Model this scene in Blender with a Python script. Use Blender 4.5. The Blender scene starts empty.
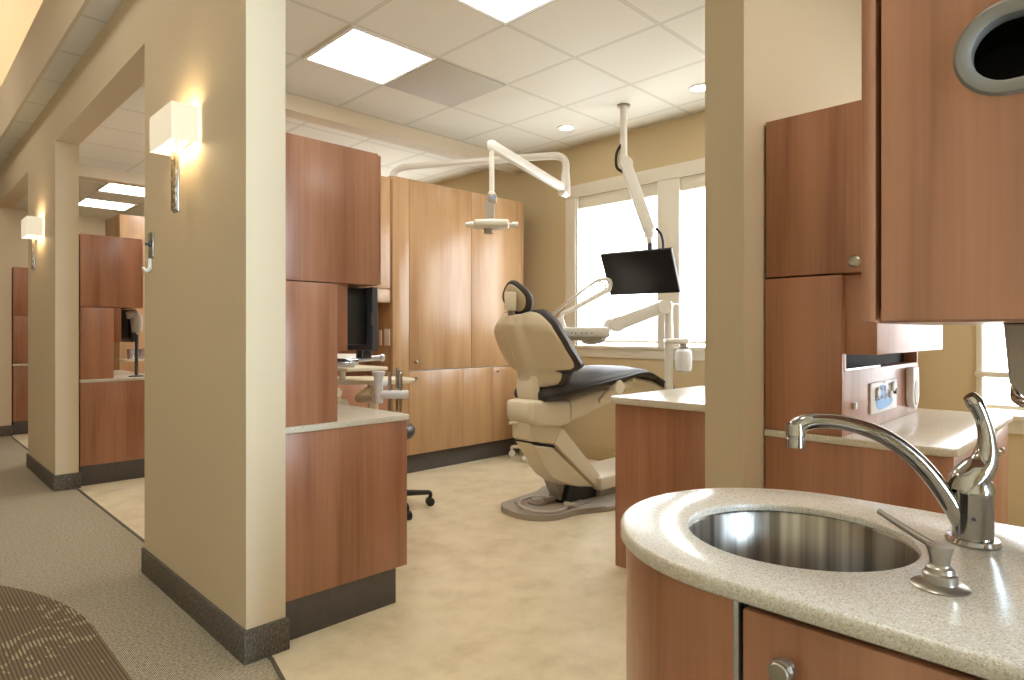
import bpy, bmesh, math, random
from mathutils import Vector, Matrix
random.seed(4)
PI = math.pi
SC = bpy.context.scene
COL = SC.collection

# ------------------------------------------------------------------ materials
def new_mat(name):
    m = bpy.data.materials.new(name); m.use_nodes = True
    nt = m.node_tree
    return m, nt, nt.nodes['Principled BSDF']

def lin(r, g, b):
    f = lambda c: (c/255/12.92) if c/255 <= .04045 else ((c/255+.055)/1.055)**2.4
    return (f(r), f(g), f(b), 1)

def N(nt, kind, **kw):
    n = nt.nodes.new(kind)
    for k, v in kw.items():
        if k in n.inputs: n.inputs[k].default_value = v
        else: setattr(n, k, v)
    return n

def coords(nt, scale=(1, 1, 1), loc=(0, 0, 0), world=False):
    if world:
        src = N(nt, 'ShaderNodeNewGeometry').outputs['Position']
    else:
        src = N(nt, 'ShaderNodeTexCoord').outputs['Object']
    mp = N(nt, 'ShaderNodeMapping'); mp.inputs['Scale'].default_value = scale; mp.inputs['Location'].default_value = loc
    nt.links.new(src, mp.inputs['Vector'])
    return mp.outputs['Vector']

def ramp(nt, fac, stops):
    r = N(nt, 'ShaderNodeValToRGB')
    e = r.color_ramp.elements
    while len(e) < len(stops): e.new(.5)
    for i, (p, c) in enumerate(stops):
        e[i].position = p; e[i].color = c
    nt.links.new(fac, r.inputs['Fac'])
    return r.outputs['Color']

def bump(nt, b, height, strength=.2, dist=.002):
    n = N(nt, 'ShaderNodeBump', Strength=strength, Distance=dist)
    nt.links.new(height, n.inputs['Height']); nt.links.new(n.outputs['Normal'], b.inputs['Normal'])

def plain(name, col, rough=.5, metal=0, coat=0, noise=0, nscale=40):
    m, nt, b = new_mat(name)
    b.inputs['Base Color'].default_value = col
    b.inputs['Roughness'].default_value = rough
    b.inputs['Metallic'].default_value = metal
    b.inputs['Coat Weight'].default_value = coat
    t = N(nt, 'ShaderNodeTexNoise', Scale=nscale, Detail=3.0)
    nt.links.new(coords(nt), t.inputs['Vector'])
    if noise:
        c2 = tuple(c*(1-noise) for c in col[:3])+(1,)
        nt.links.new(ramp(nt, t.outputs['Fac'], [(.35, c2), (.65, col)]), b.inputs['Base Color'])
    else:
        bump(nt, b, t.outputs['Fac'], .03, .001)
    return m

def wood(name, light, dark, rough=.32):
    m, nt, b = new_mat(name)
    oi = N(nt, 'ShaderNodeObjectInfo')
    mul = N(nt, 'ShaderNodeMath', operation='MULTIPLY'); mul.inputs[1].default_value = 7
    nt.links.new(oi.outputs['Random'], mul.inputs[0])
    cb = N(nt, 'ShaderNodeCombineXYZ')
    for k in 'XYZ': nt.links.new(mul.outputs[0], cb.inputs[k])
    def vec(s):
        mp = N(nt, 'ShaderNodeMapping'); mp.inputs['Scale'].default_value = s
        nt.links.new(N(nt, 'ShaderNodeTexCoord').outputs['Object'], mp.inputs['Vector'])
        ad = N(nt, 'ShaderNodeVectorMath', operation='ADD')
        nt.links.new(mp.outputs['Vector'], ad.inputs[0]); nt.links.new(cb.outputs[0], ad.inputs[1])
        return ad.outputs[0]
    t1 = N(nt, 'ShaderNodeTexNoise', Scale=1.0, Detail=4.0, Distortion=.25)
    nt.links.new(vec((9, 9, .8)), t1.inputs['Vector'])
    t2 = N(nt, 'ShaderNodeTexNoise', Scale=1.0, Detail=3.0)
    nt.links.new(vec((90, 90, 2.0)), t2.inputs['Vector'])
    mx = N(nt, 'ShaderNodeMath', operation='MULTIPLY_ADD'); mx.inputs[1].default_value = .35
    nt.links.new(t2.outputs['Fac'], mx.inputs[0]); nt.links.new(t1.outputs['Fac'], mx.inputs[2])
    mid = tuple((a*.55+c*.45) for a, c in zip(light, dark))
    nt.links.new(ramp(nt, mx.outputs[0], [(.46, dark), (.66, mid), (.88, light)]), b.inputs['Base Color'])
    b.inputs['Roughness'].default_value = rough
    b.inputs['Coat Weight'].default_value = .25
    b.inputs['Coat Roughness'].default_value = .2
    return m

def emit(name, col, strength, base=None):
    m, nt, b = new_mat(name)
    b.inputs['Base Color'].default_value = base or col
    b.inputs['Emission Color'].default_value = col
    b.inputs['Emission Strength'].default_value = strength
    b.inputs['Roughness'].default_value = .6
    return m

def solid_surface(name, base, d1, d2, rough=.3):
    m, nt, b = new_mat(name)
    t = N(nt, 'ShaderNodeTexVoronoi', Scale=520.0)
    v = coords(nt); nt.links.new(v, t.inputs['Vector'])
    hs = N(nt, 'ShaderNodeSeparateColor'); nt.links.new(t.outputs['Color'], hs.inputs['Color'])
    c = ramp(nt, hs.outputs['Red'], [(.0, d1), (.16, d1), (.30, base), (.82, base), (.95, d2)])
    nt.links.new(c, b.inputs['Base Color'])
    b.inputs['Roughness'].default_value = rough
    return m

def wall_paint(name, col):
    m, nt, b = new_mat(name)
    b.inputs['Base Color'].default_value = col; b.inputs['Roughness'].default_value = .75
    t = N(nt, 'ShaderNodeTexNoise', Scale=180.0, Detail=2.0); nt.links.new(coords(nt, world=True), t.inputs['Vector'])
    bump(nt, b, t.outputs['Fac'], .08, .001)
    return m

def ceiling_tile(name, x0, y0, p=.6125):
    m, nt, b = new_mat(name)
    pos = N(nt, 'ShaderNodeNewGeometry').outputs['Position']
    sep = N(nt, 'ShaderNodeSeparateXYZ'); nt.links.new(pos, sep.inputs[0])
    outs = []
    for ax, o in (('X', x0), ('Y', y0)):
        a = N(nt, 'ShaderNodeMath', operation='SUBTRACT'); a.inputs[1].default_value = o-50*p
        nt.links.new(sep.outputs[ax], a.inputs[0])
        d = N(nt, 'ShaderNodeMath', operation='PINGPONG'); d.inputs[1].default_value = p/2
        nt.links.new(a.outputs[0], d.inputs[0])
        outs.append(d.outputs[0])
    mn = N(nt, 'ShaderNodeMath', operation='MINIMUM')
    nt.links.new(outs[0], mn.inputs[0]); nt.links.new(outs[1], mn.inputs[1])
    sc = N(nt, 'ShaderNodeMath', operation='MULTIPLY'); sc.inputs[1].default_value = 20
    nt.links.new(mn.outputs[0], sc.inputs[0])
    tile = lin(216, 211, 196)
    c = ramp(nt, sc.outputs[0], [(0, lin(206, 201, 186)), (.15, lin(206, 201, 186)), (.16, lin(158, 153, 140)), (.21, lin(158, 153, 140)), (.23, tile)])
    nt.links.new(c, b.inputs['Base Color'])
    t = N(nt, 'ShaderNodeTexNoise', Scale=220.0, Detail=3.0); nt.links.new(pos, t.inputs['Vector'])
    bump(nt, b, t.outputs['Fac'], .12, .001)
    b.inputs['Roughness'].default_value = .85
    return m

M = {}
M['wood'] = wood('cherry_wood', lin(180, 128, 98), lin(146, 96, 69))
M['wood_lit'] = wood('cherry_wood_lit', lin(192, 155, 113), lin(164, 123, 83))  # same wood as the cherry, stronger light painted into its lighter tone
M['edge'] = plain('cherry_edge', lin(150, 98, 68), .4)
M['toe'] = plain('toe_kick', lin(88, 82, 79), .5, noise=.15)
M['gap'] = plain('gap_shade', lin(22, 18, 15), .7)  # near-black that paints shade into gaps and the slot
M['counter'] = solid_surface('counter', lin(212, 206, 194), lin(190, 178, 156), lin(228, 224, 216), .22)
M['counter2'] = solid_surface('counter_pale', lin(212, 206, 190), lin(188, 178, 156), lin(228, 224, 214), .2)
M['paint'] = wall_paint('tan_paint', lin(206, 191, 164))
M['paint_pier'] = wall_paint('khaki_paint', lin(211, 194, 164))
M['paint_win'] = wall_paint('window_wall_paint', lin(206, 188, 150))
M['ceil'] = ceiling_tile('ceiling_tile', 1.884, 3.160)
M['ceil2'] = ceiling_tile('corridor_tile', .60, 4.12, .61)
M['trim'] = plain('trim_white', lin(226, 220, 204), .45)
M['base_beige'] = plain('vinyl_base', lin(196, 176, 134), .5)
M['white'] = plain('white_plastic', lin(232, 230, 222), .35)
M['white2'] = plain('cool_white_plastic', lin(234, 236, 240), .3)
M['cream'] = plain('cream_plastic', lin(232, 223, 200), .35)
M['cream_dark'] = plain('cream_cover', lin(220, 208, 180), .35)
M['greyplastic'] = plain('grey_plastic', lin(166, 158, 146), .45)
M['dial'] = plain('dial_grey', lin(196, 196, 194), .4)
M['hose'] = plain('hose_grey', lin(196, 190, 178), .4)
M['vinyl'] = plain('dark_upholstery', lin(62, 57, 57), .52, noise=.25, nscale=9)
M['black'] = plain('black_plastic', lin(24, 23, 22), .4)
M['darkgrey'] = plain('dark_grey_plastic', lin(66, 66, 70), .4)
M['screen'] = plain('screen', lin(26, 23, 20), .3)
M['nickel'] = plain('brushed_nickel', lin(172, 167, 157), .3, 1)
M['chrome'] = plain('chrome', lin(176, 174, 171), .07, 1)
M['grey_ring'] = plain('grey_ring', lin(130, 126, 120), .35, .3)
M['blue'] = plain('blue_print', lin(120, 176, 240), .5)
M['ink'] = plain('dark_blue_print', lin(74, 84, 130), .5)
M['vent'] = plain('vent_grey', lin(190, 184, 170), .6, noise=.12, nscale=120)
M['strip'] = plain('transition_strip', lin(92, 84, 72), .6)
M['alu'] = plain('aluminium', lin(200, 202, 208), .25, .9)
M['diffuser'] = emit('lamp_diffuser', (1, .95, .88, 1), 10.0, (.9, .9, .9, 1))
M['downlamp'] = emit('downlight_lamp', (1, .90, .74, 1), 22.0, (.9, .9, .9, 1))
M['blind'] = emit('lit_window_blind', (.90, .95, 1, 1), 5.5, (.9, .9, .9, 1))
M['blind_soft'] = emit('lit_window_soft', (.86, .93, 1, 1), 2.9, (.9, .9, .9, 1))
M['added_window_glow'] = emit('added_window_glow', (.60, .80, 1, 1), 46.0, (.9, .9, .9, 1))  # strong cool glow for the added window behind the camera
M['cove'] = emit('cove_lamp', (1, .90, .74, 1), 14.0, (.9, .9, .9, 1))
M['shade'] = emit('lamp_shade_linen', (1, .86, .62, 1), .50, lin(150, 140, 118))
M['bulb'] = emit('warm_bulb', (1, .80, .52, 1), 5.0, (.9, .9, .9, 1))

# stainless sink
m, nt, b = new_mat('brushed_stainless'); M['steel'] = m
b.inputs['Base Color'].default_value = lin(148, 142, 134); b.inputs['Metallic'].default_value = 1
b.inputs['Roughness'].default_value = .3; b.inputs['Anisotropic'].default_value = .5
t = N(nt, 'ShaderNodeTexNoise', Scale=1.0, Detail=3.0); nt.links.new(coords(nt, (300, 300, 6)), t.inputs['Vector'])
bump(nt, b, t.outputs['Fac'], .3, .0015)
t2 = N(nt, 'ShaderNodeTexNoise', Scale=1.0, Detail=2.0); nt.links.new(coords(nt, (38, 38, .5)), t2.inputs['Vector'])
nt.links.new(ramp(nt, t2.outputs['Fac'], [(.35, lin(112, 106, 99)), (.62, lin(176, 170, 162))]), b.inputs['Base Color'])  # vertical streak reflections painted into the steel colour

# crystal bar of the sconces
m, nt, b = new_mat('crystal_bar'); M['crystal'] = m
t = N(nt, 'ShaderNodeTexVoronoi', Scale=55.0); nt.links.new(coords(nt), t.inputs['Vector'])
nt.links.new(ramp(nt, t.outputs['Distance'], [(.0, lin(240, 226, 196)), (.6, lin(150, 128, 96))]), b.inputs['Base Color'])
b.inputs['Metallic'].default_value = .1; b.inputs['Roughness'].default_value = .25
bump(nt, b, t.outputs['Distance'], .8, .004)

# vinyl floor
m, nt, b = new_mat('vinyl_floor'); M['tile'] = m
t = N(nt, 'ShaderNodeTexNoise', Scale=5.0, Detail=6.0, Roughness=.65); nt.links.new(coords(nt, world=True), t.inputs['Vector'])
nt.links.new(ramp(nt, t.outputs['Fac'], [(.3, lin(204, 187, 152)), (.5, lin(222, 207, 174)), (.72, lin(233, 220, 190))]), b.inputs['Base Color'])
b.inputs['Roughness'].default_value = .38

# carpet: rib along Y, accent field with pale dashes
def carpet(name, accent):
    m, nt, b = new_mat(name)
    pos = N(nt, 'ShaderNodeNewGeometry').outputs['Position']
    w = N(nt, 'ShaderNodeTexWave', Scale=26.0 if accent else 60.0, Distortion=1.2, bands_direction='X')
    w.inputs['Detail Scale'].default_value = 8
    nt.links.new(pos, w.inputs['Vector'])
    n1 = N(nt, 'ShaderNodeTexNoise', Scale=95.0, Detail=4.0, Roughness=.7); nt.links.new(pos, n1.inputs['Vector'])
    if accent:
        base = ramp(nt, w.outputs['Fac'], [(.2, lin(92, 76, 56)), (.8, lin(128, 110, 84))])
        mp = N(nt, 'ShaderNodeMapping'); mp.inputs['Scale'].default_value = (26, 15, 1); nt.links.new(pos, mp.inputs['Vector'])
        vo = N(nt, 'ShaderNodeTexNoise', Scale=1.0, Detail=1.0); nt.links.new(mp.outputs[0], vo.inputs['Vector'])
        mp2 = N(nt, 'ShaderNodeMapping'); mp2.inputs['Scale'].default_value = (3.2, 4.0, 1); nt.links.new(pos, mp2.inputs['Vector'])
        n2 = N(nt, 'ShaderNodeTexNoise', Scale=1.0, Detail=1.0); nt.links.new(mp2.outputs[0], n2.inputs['Vector'])
        r1 = N(nt, 'ShaderNodeMath', operation='GREATER_THAN'); r1.inputs[1].default_value = .53; nt.links.new(vo.outputs['Fac'], r1.inputs[0])
        r2 = N(nt, 'ShaderNodeMath', operation='GREATER_THAN'); r2.inputs[1].default_value = .47; nt.links.new(n2.outputs['Fac'], r2.inputs[0])
        r3 = N(nt, 'ShaderNodeMath', operation='GREATER_THAN'); r3.inputs[1].default_value = .45; nt.links.new(w.outputs['Fac'], r3.inputs[0])
        a = N(nt, 'ShaderNodeMath', operation='MULTIPLY'); nt.links.new(r1.outputs[0], a.inputs[0]); nt.links.new(r2.outputs[0], a.inputs[1])
        a2 = N(nt, 'ShaderNodeMath', operation='MULTIPLY'); nt.links.new(a.outputs[0], a2.inputs[0]); nt.links.new(r3.outputs[0], a2.inputs[1])
        mx = N(nt, 'ShaderNodeMixRGB'); nt.links.new(a2.outputs[0], mx.inputs[0]); nt.links.new(base, mx.inputs[1]); mx.inputs[2].default_value = lin(172, 155, 122)
        nt.links.new(mx.outputs[0], b.inputs['Base Color'])
    else:
        mxx = N(nt, 'ShaderNodeMath', operation='MULTIPLY_ADD'); mxx.inputs[1].default_value = .35
        nt.links.new(w.outputs['Fac'], mxx.inputs[0]); nt.links.new(n1.outputs['Fac'], mxx.inputs[2])
        nt.links.new(ramp(nt, mxx.outputs[0], [(.42, lin(98, 86, 66)), (.66, lin(152, 140, 116)), (.86, lin(196, 184, 160))]), b.inputs['Base Color'])
    bump(nt, b, n1.outputs['Fac'], .5, .004)
    b.inputs['Roughness'].default_value = .95
    return m
M['carpet'] = carpet('carpet_plain', False)
M['carpet_accent'] = carpet('carpet_accent', True)

# carpet-strip baseboard
m, nt, b = new_mat('carpet_base'); M['cbase'] = m
t = N(nt, 'ShaderNodeTexNoise', Scale=1.0, Detail=2.0); nt.links.new(coords(nt, (240, 240, 70), world=True), t.inputs['Vector'])
nt.links.new(ramp(nt, t.outputs['Fac'], [(.3, lin(70, 62, 54)), (.55, lin(98, 90, 80)), (.75, lin(140, 132, 120))]), b.inputs['Base Color'])
bump(nt, b, t.outputs['Fac'], .6, .003); b.inputs['Roughness'].default_value = .9

# ------------------------------------------------------------------ mesh builder
class MB:
    def __init__(s): s.bm = bmesh.new()
    def _poly(s, vs, faces):
        v = [s.bm.verts.new(p) for p in vs]
        out = []
        for f in faces:
            try: out.append(s.bm.faces.new([v[i] for i in f]))
            except ValueError: pass
        return v, out
    def box(s, x0, x1, y0, y1, z0, z1, bev=0, seg=2):
        x0, x1 = sorted((x0, x1)); y0, y1 = sorted((y0, y1)); z0, z1 = sorted((z0, z1))
        v, f = s._poly([(x0, y0, z0), (x1, y0, z0), (x1, y1, z0), (x0, y1, z0), (x0, y0, z1), (x1, y0, z1), (x1, y1, z1), (x0, y1, z1)],
                       [(3, 2, 1, 0), (4, 5, 6, 7), (0, 1, 5, 4), (1, 2, 6, 5), (2, 3, 7, 6), (3, 0, 4, 7)])
        if bev:
            ed = list({e for q in f for e in q.edges})
            bmesh.ops.bevel(s.bm, geom=ed, offset=bev, segments=seg, affect='EDGES', profile=.5, clamp_overlap=True)
        return s
    def rings(s, rings, cap=True, closed=True):
        R = [[s.bm.verts.new(p) for p in r] for r in rings]
        n = len(R[0])
        for a, b in zip(R, R[1:]):
            for i in range(n if closed else n-1):
                j = (i+1) % n
                try: s.bm.faces.new((a[i], a[j], b[j], b[i]))
                except ValueError: pass
        if cap:
            for r in (R[0], R[-1]):
                try: s.bm.faces.new(r)
                except ValueError: pass
        return s
    def loops(s, rings):            # torus-like: last ring joins the first
        R = [[s.bm.verts.new(p) for p in r] for r in rings]
        n = len(R[0])
        for k in range(len(R)):
            a, b = R[k], R[(k+1) % len(R)]
            for i in range(n):
                j = (i+1) % n
                s.bm.faces.new((a[i], a[j], b[j], b[i]))
        return s
    def lathe(s, prof, org, axis=(0, 0, 1), n=28, cap=True):
        ax = Vector(axis).normalized()
        up = Vector((1, 0, 0)) if abs(ax.x) < .9 else Vector((0, 1, 0))
        e1 = (up-ax*up.dot(ax)).normalized(); e2 = ax.cross(e1)
        o = Vector(org)
        rr = [[o+ax*h+(e1*math.cos(2*PI*i/n)+e2*math.sin(2*PI*i/n))*max(r, 1e-4) for i in range(n)] for r, h in prof]
        return s.rings(rr, cap)
    def cyl(s, p, q, r, r2=None, n=18):
        d = Vector(q)-Vector(p)
        return s.lathe([(r, 0), (r if r2 is None else r2, d.length)], p, d, n)
    def tube(s, pts, r, n=12, sub=6, smooth=True):
        P = [Vector(p) for p in pts]
        rad = r if isinstance(r, (list, tuple)) else [r]*len(P)
        Q, RR = [], []
        if smooth and len(P) > 2:
            for i in range(len(P)-1):
                a, b, c, d = P[max(i-1, 0)], P[i], P[i+1], P[min(i+2, len(P)-1)]
                for k in range(sub):
                    t = k/sub
                    Q.append(.5*((2*b)+(c-a)*t+(2*a-5*b+4*c-d)*t*t+(3*b-a-3*c+d)*t**3)); RR.append(rad[i]*(1-t)+rad[i+1]*t)
            Q.append(P[-1]); RR.append(rad[-1])
        else: Q, RR = P, rad
        rings = []; prev = None
        for i, p in enumerate(Q):
            t = (Q[min(i+1, len(Q)-1)]-Q[max(i-1, 0)]).normalized()
            if prev is None:
                u = Vector((0, 0, 1)) if abs(t.z) < .9 else Vector((1, 0, 0))
                e = (u-t*u.dot(t)).normalized()
            else: e = (prev-t*prev.dot(t)).normalized()
            prev = e; f = t.cross(e)
            rings.append([p+(e*math.cos(2*PI*k/n)+f*math.sin(2*PI*k/n))*RR[i] for k in range(n)])
        return s.rings(rings)
    def prism(s, poly, a, b, plane='xy', bev=0, seg=2):
        def P(u, v, w):
            return {'xy': (u, v, w), 'xz': (u, w, v), 'yz': (w, u, v)}[plane]
        n = len(poly)
        v, f = s._poly([P(u, w, a) for u, w in poly]+[P(u, w, b) for u, w in poly],
                       [tuple(range(n))[::-1], tuple(range(n, 2*n))]+[(i, (i+1) % n, n+(i+1) % n, n+i) for i in range(n)])
        if bev:
            ed = list({e for q in f[:2] for e in q.edges})
            bmesh.ops.bevel(s.bm, geom=ed, offset=bev, segments=seg, affect='EDGES', profile=.5, clamp_overlap=True)
        return s
    def obox(s, c, sx, sy, sz, ax, ay, bev=0):
        """box about centre c, local x axis ax, local y axis ay"""
        ax = Vector(ax).normalized(); az = ax.cross(Vector(ay)).normalized(); ay = az.cross(ax)
        t = MB(); t.box(-sx/2, sx/2, -sy/2, sy/2, -sz/2, sz/2, bev)
        mt = Matrix.Translation(Vector(c)) @ Matrix((ax, ay, az)).transposed().to_4x4()
        return s.merge(t, mt)
    def merge(s, t, mt=None):
        if mt is not None: bmesh.ops.transform(t.bm, matrix=mt, verts=t.bm.verts)
        me = bpy.data.meshes.new('t'); t.bm.to_mesh(me); t.bm.free()
        s.bm.from_mesh(me); bpy.data.meshes.remove(me)
        return s
    def loft(s, st, n=28, p=3.0, axis='x'):
        """stations (x, centre y, half width, z0, z1): superellipse sections"""
        rr = []
        for x, yc, w, z0, z1 in st:
            h = (z1-z0)/2; zc = (z0+z1)/2; ring = []
            for i in range(n):
                a = 2*PI*i/n; c, d = math.cos(a), math.sin(a)
                ring.append((x, yc+w*math.copysign(abs(c)**(2/p), c), zc+h*math.copysign(abs(d)**(2/p), d)))
            rr.append(ring)
        return s.rings(rr)
    def build(s, name, mat, parent=None, local=False, angle=38, kind=None):
        bmesh.ops.recalc_face_normals(s.bm, faces=s.bm.faces)
        me = bpy.data.meshes.new(name); s.bm.to_mesh(me); s.bm.free()
        for p in me.polygons: p.use_smooth = True
        me.set_sharp_from_angle(angle=math.radians(angle))
        me.materials.append(mat)
        o = bpy.data.objects.new(name, me); COL.objects.link(o)
        if parent is not None:
            o.parent = parent
            if not local:
                w = parent.location.copy(); p = parent.parent
                while p is not None: w += p.location; p = p.parent
                me.transform(Matrix.Translation(-w))
        elif not local:                                   # own origin at the base centre
            xs = [v.co for v in me.vertices]
            c = Vector(((min(v.x for v in xs)+max(v.x for v in xs))/2, (min(v.y for v in xs)+max(v.y for v in xs))/2, min(v.z for v in xs)))
            me.transform(Matrix.Translation(-c)); o.location = c
        if kind: o['kind'] = kind
        return o

def thing(name, label, cat, loc, group=None):
    o = bpy.data.objects.new(name, None); COL.objects.link(o)
    o.location = loc; o.empty_display_size = .1
    o['label'] = label; o['category'] = cat
    if group: o['group'] = group
    return o
def tag(o, label, cat, group=None):
    o['label'] = label; o['category'] = cat
    if group: o['group'] = group
    return o
def copy_tree(o, delta, label, parent=None):
    def rec(src, par):
        c = src.copy(); COL.objects.link(c); c.parent = par
        for ch in [x for x in SC.objects if x.parent == src]: rec(ch, c)
        return c
    c = rec(o, None)
    c.location = Vector(o.location)+Vector(delta); c['label'] = label
    return c
def sub_empty_less(o): return o
def struct(name, mb, mat): return mb.build(name, mat, kind='structure')
def arc(cx, cy, r, a0, a1, n):
    return [(cx+r*math.cos(a0+(a1-a0)*i/n), cy+r*math.sin(a0+(a1-a0)*i/n)) for i in range(n+1)]

PER = 3.38                  # room spacing along the corridor
CH = 2.893                  # ceiling height
XW, XI = .90, 1.043         # corridor wall faces
XN = 4.58                   # window wall face
YB, YF = 11.2, -3.0         # far and near ends

# ------------------------------------------------------------------ the setting
bnd = [(1.03, YB), (1.03, 3.3), (1.0, 2.5), (.975, 2.17), (.93, 1.95), (.90, 1.6), (.90, YF)]
acc = []
for i in range(41):
    y = 4.2-i*.12
    x = .59-max(0, y-2.9)**2*.33
    acc.append((x, y))
mb = MB(); mb._poly([(x, y, 0) for x, y in [(-1.4, YF), (-1.4, YB)]+bnd], [tuple(range(len(bnd)+2))])
struct('floor_carpet', mb, M['carpet'])
mb = MB(); q = [(-.4, acc[-1][1])]+[(-.4, 4.2)]+acc
mb._poly([(x, y, .002) for x, y in q], [tuple(range(len(q)))])
struct('floor_carpet_accent', mb, M['carpet_accent'])
mb = MB(); q = bnd+[(XN+.1, YF), (XN+.1, YB)]
mb._poly([(x, y, 0) for x, y in q], [tuple(range(len(q)))])
struct('floor', mb, M['tile'])
mb = MB()
for (a, b_), (c, d) in zip(bnd, bnd[1:]):
    v = [(a-.007, b_, 0), (a+.007, b_, 0), (c+.007, d, 0), (c-.007, d, 0)]
    mb._poly([(x, y, z+h) for h in (0, .004) for x, y, z in v], [(4, 5, 6, 7), (0, 1, 5, 4), (1, 2, 6, 5), (2, 3, 7, 6), (3, 0, 4, 7)])
struct('trim_floor', mb, M['strip'])

PIERS = [(2.208, 3.40), (2.208+PER, 3.40+PER), (2.208+2*PER, 3.40+2*PER)]
mb = MB()
for a, b_ in PIERS: mb.box(XW, XI, a, b_, 0, 2.545)
mb.box(XW, XI, YF, YB, 2.545, 3.75)
struct('wall_corridor', mb, M['paint_pier'])
for i, (a, b_) in enumerate(PIERS):
    mb = MB(); e = .012
    mb.box(XW-e, XI+e, a-e, b_+e, 0, .117, .004)
    struct('baseboard_pier_%d' % (i+1), mb, M['cbase'])
mb = MB(); mb.box(-1.5, -1.4, YF, YB, 0, 3.75)
struct('wall_left', mb, M['paint_pier'])
mb = MB(); mb.box(-1.5, XN+.14, YB, YB+.1, 0, 3.75); struct('wall_back', mb, M['paint_pier'])
mb = MB(); mb.box(-1.5, .52, YF-.1, YF, 0, 3.75); mb.box(1.14, XN+.14, YF-.1, YF, 0, 3.75); mb.box(.52, 1.14, YF-.1, YF, 0, .12); mb.box(.52, 1.14, YF-.1, YF, 2.6, 3.75)
struct('wall_front', mb, M['paint_pier'])
w = bpy.data.objects.new('window_4', None); COL.objects.link(w); w.location = (.8, YF, .12); w['kind'] = 'structure'  # added window behind the camera, placed to light the pier ends
t = MB(); t.box(.42, .52, YF-.1, YF+.02, .02, 2.7, .003); t.box(1.14, 1.24, YF-.1, YF+.02, .02, 2.7, .003); t.box(.52, 1.14, YF-.1, YF+.02, .02, .12, .003); t.box(.52, 1.14, YF-.1, YF+.02, 2.6, 2.7, .003); t.box(.80, .86, YF-.1, YF, .12, 2.6)
t.build('frame', M['trim'], w)
for x0, x1 in ((.52, .80), (.86, 1.14)):
    t = MB(); t.box(x0, x1, YF-.07, YF-.064, .12, 2.6); t.build('pane', M['added_window_glow'], w)
# divider wall between the near rooms, ceiling beams over the other room borders
mb = MB(); mb.box(2.18, XN, 1.01, 1.16, 0, CH); struct('wall_divider', mb, M['paint'])
mb = MB(); mb.box(1.42, 1.56, YF, .10, 0, CH); struct('wall_right', mb, M['paint_pier'])
for i, y in enumerate((4.40, 4.40+PER)):
    mb = MB(); mb.box(XI, XN, y, y+.16, 2.776, CH); struct('trim_beam_%d' % (i+1), mb, M['paint'])
# ceilings
mb = MB(); mb.box(XI, XN+.14, YF, YB, CH, CH+.05); struct('ceiling', mb, M['ceil'])
mb = MB(); mb.box(.78, XW, YF, YB, CH, CH+.02); mb.box(-1.4, -.78, YF, YB, CH, CH+.02); struct('ceiling_corridor', mb, M['ceil2'])
mb = MB(); mb.box(.76, .78, YF, YB, CH, 3.34); mb.box(-.78, -.76, YF, YB, CH, 3.34); struct('trim_cove', mb, M['paint'])
mb = MB(); mb.box(-1.4, XW, YF, YB, 3.66, 3.70); struct('ceiling_tray', mb, M['paint'])
mb = MB()
for y in range(-2, 11): mb.box(.81, .84, y+.02, y+.98, 3.25, 3.28)
o = mb.build('cove_lamp', M['cove']); tag(o, 'strip lamp glowing behind the raised corridor ceiling cove', 'lamp')

# window wall with three window pairs; the third is unseen, added for its light
WINS = [(-1.75, .70), (1.55, 3.85), (1.55+PER, 3.85+PER)]
ZS, ZH = 1.037, 2.41
mb = MB(); ys = YF
for a, b_ in WINS:
    mb.box(XN, XN+.14, ys, a+.12, 0, CH); ys = b_-(.03 if a < 0 else .12)
    zs_ = .68 if a < 0 else ZS
    be = b_-(.03 if a < 0 else .12)
    mb.box(XN, XN+.14, a+.12, be, 0, zs_-.02); mb.box(XN, XN+.14, a+.12, be, ZH, CH)
mb.box(XN, XN+.14, ys, YB, 0, CH)
struct('wall_window', mb, M['paint_win'])
mb = MB(); mb.box(XN-.012, XN, 1.16, YB, 0, .13, .004); struct('baseboard_window', mb, M['base_beige'])
ZS_ = ZS
for i, (a, b_) in enumerate(WINS):
    ZS = .68 if i == 0 else ZS_
    w = bpy.data.objects.new('window_%d' % (i+1), None); COL.objects.link(w); w.location = (XN, (a+b_)/2, ZS); w['kind'] = 'structure'
    sd = .03 if i == 0 else .118
    t = MB(); x0 = XN-.02
    t.box(x0, XN, a, a+.118, ZS, ZH+.108, .003); t.box(x0, XN, b_-sd, b_, ZS, ZH+.108, .003)
    t.box(x0-.006, XN, a-.01, b_+.01, ZH, ZH+.11, .003)
    mid = (2.756 if i == 1 else (a+b_)/2)
    t.box(x0+.004, XN+.12, mid-.102, mid+.102, ZS, ZH, .003)
    for yy in ((a+.118,) if i == 0 else (a+.118, b_-sd-.02)): t.box(XN-.01, XN+.12, yy, yy+.02, ZS, ZH)
    t.build('frame', M['trim'], w).__setitem__('kind', 'structure')
    t = MB(); t.box(XN-.045, XN+.1, a-.02, b_+.02, ZS-.025, ZS, .004); t.box(x0, XN, a, b_, ZS-.104, ZS-.025, .003)
    if i == 0: t.box(x0-.03, XN+.1, a+.1, b_, .895, .925, .003)
    t.build('sill', M['trim'], w)
    for y0, y1 in ((a+.14, mid-.102), (mid+.102, b_-sd-(.0 if i == 0 else .02))):
        t = MB(); t.box(XN+.008, XN+.075, y0, y1, 2.30, ZH, .006); vl = t.build('valance', M['trim'], w)
        t = MB(); t.box(XN+.04, XN+.043, y0+.01, y1-(0 if i == 0 else .01), ZS+.05, 2.30); t.build('blind', M['blind_soft' if i == 0 else 'blind'], w)
        t = MB(); t.box(XN+.034, XN+.049, y0+.01, y1-.01, ZS+.025, ZS+.05, .003); t.build('bottom_rail', M['trim'], w)
        t = MB(); t.box(XN+.105, XN+.111, y0, y1, ZS, ZH); t.build('pane', M['blind'], w)

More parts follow.
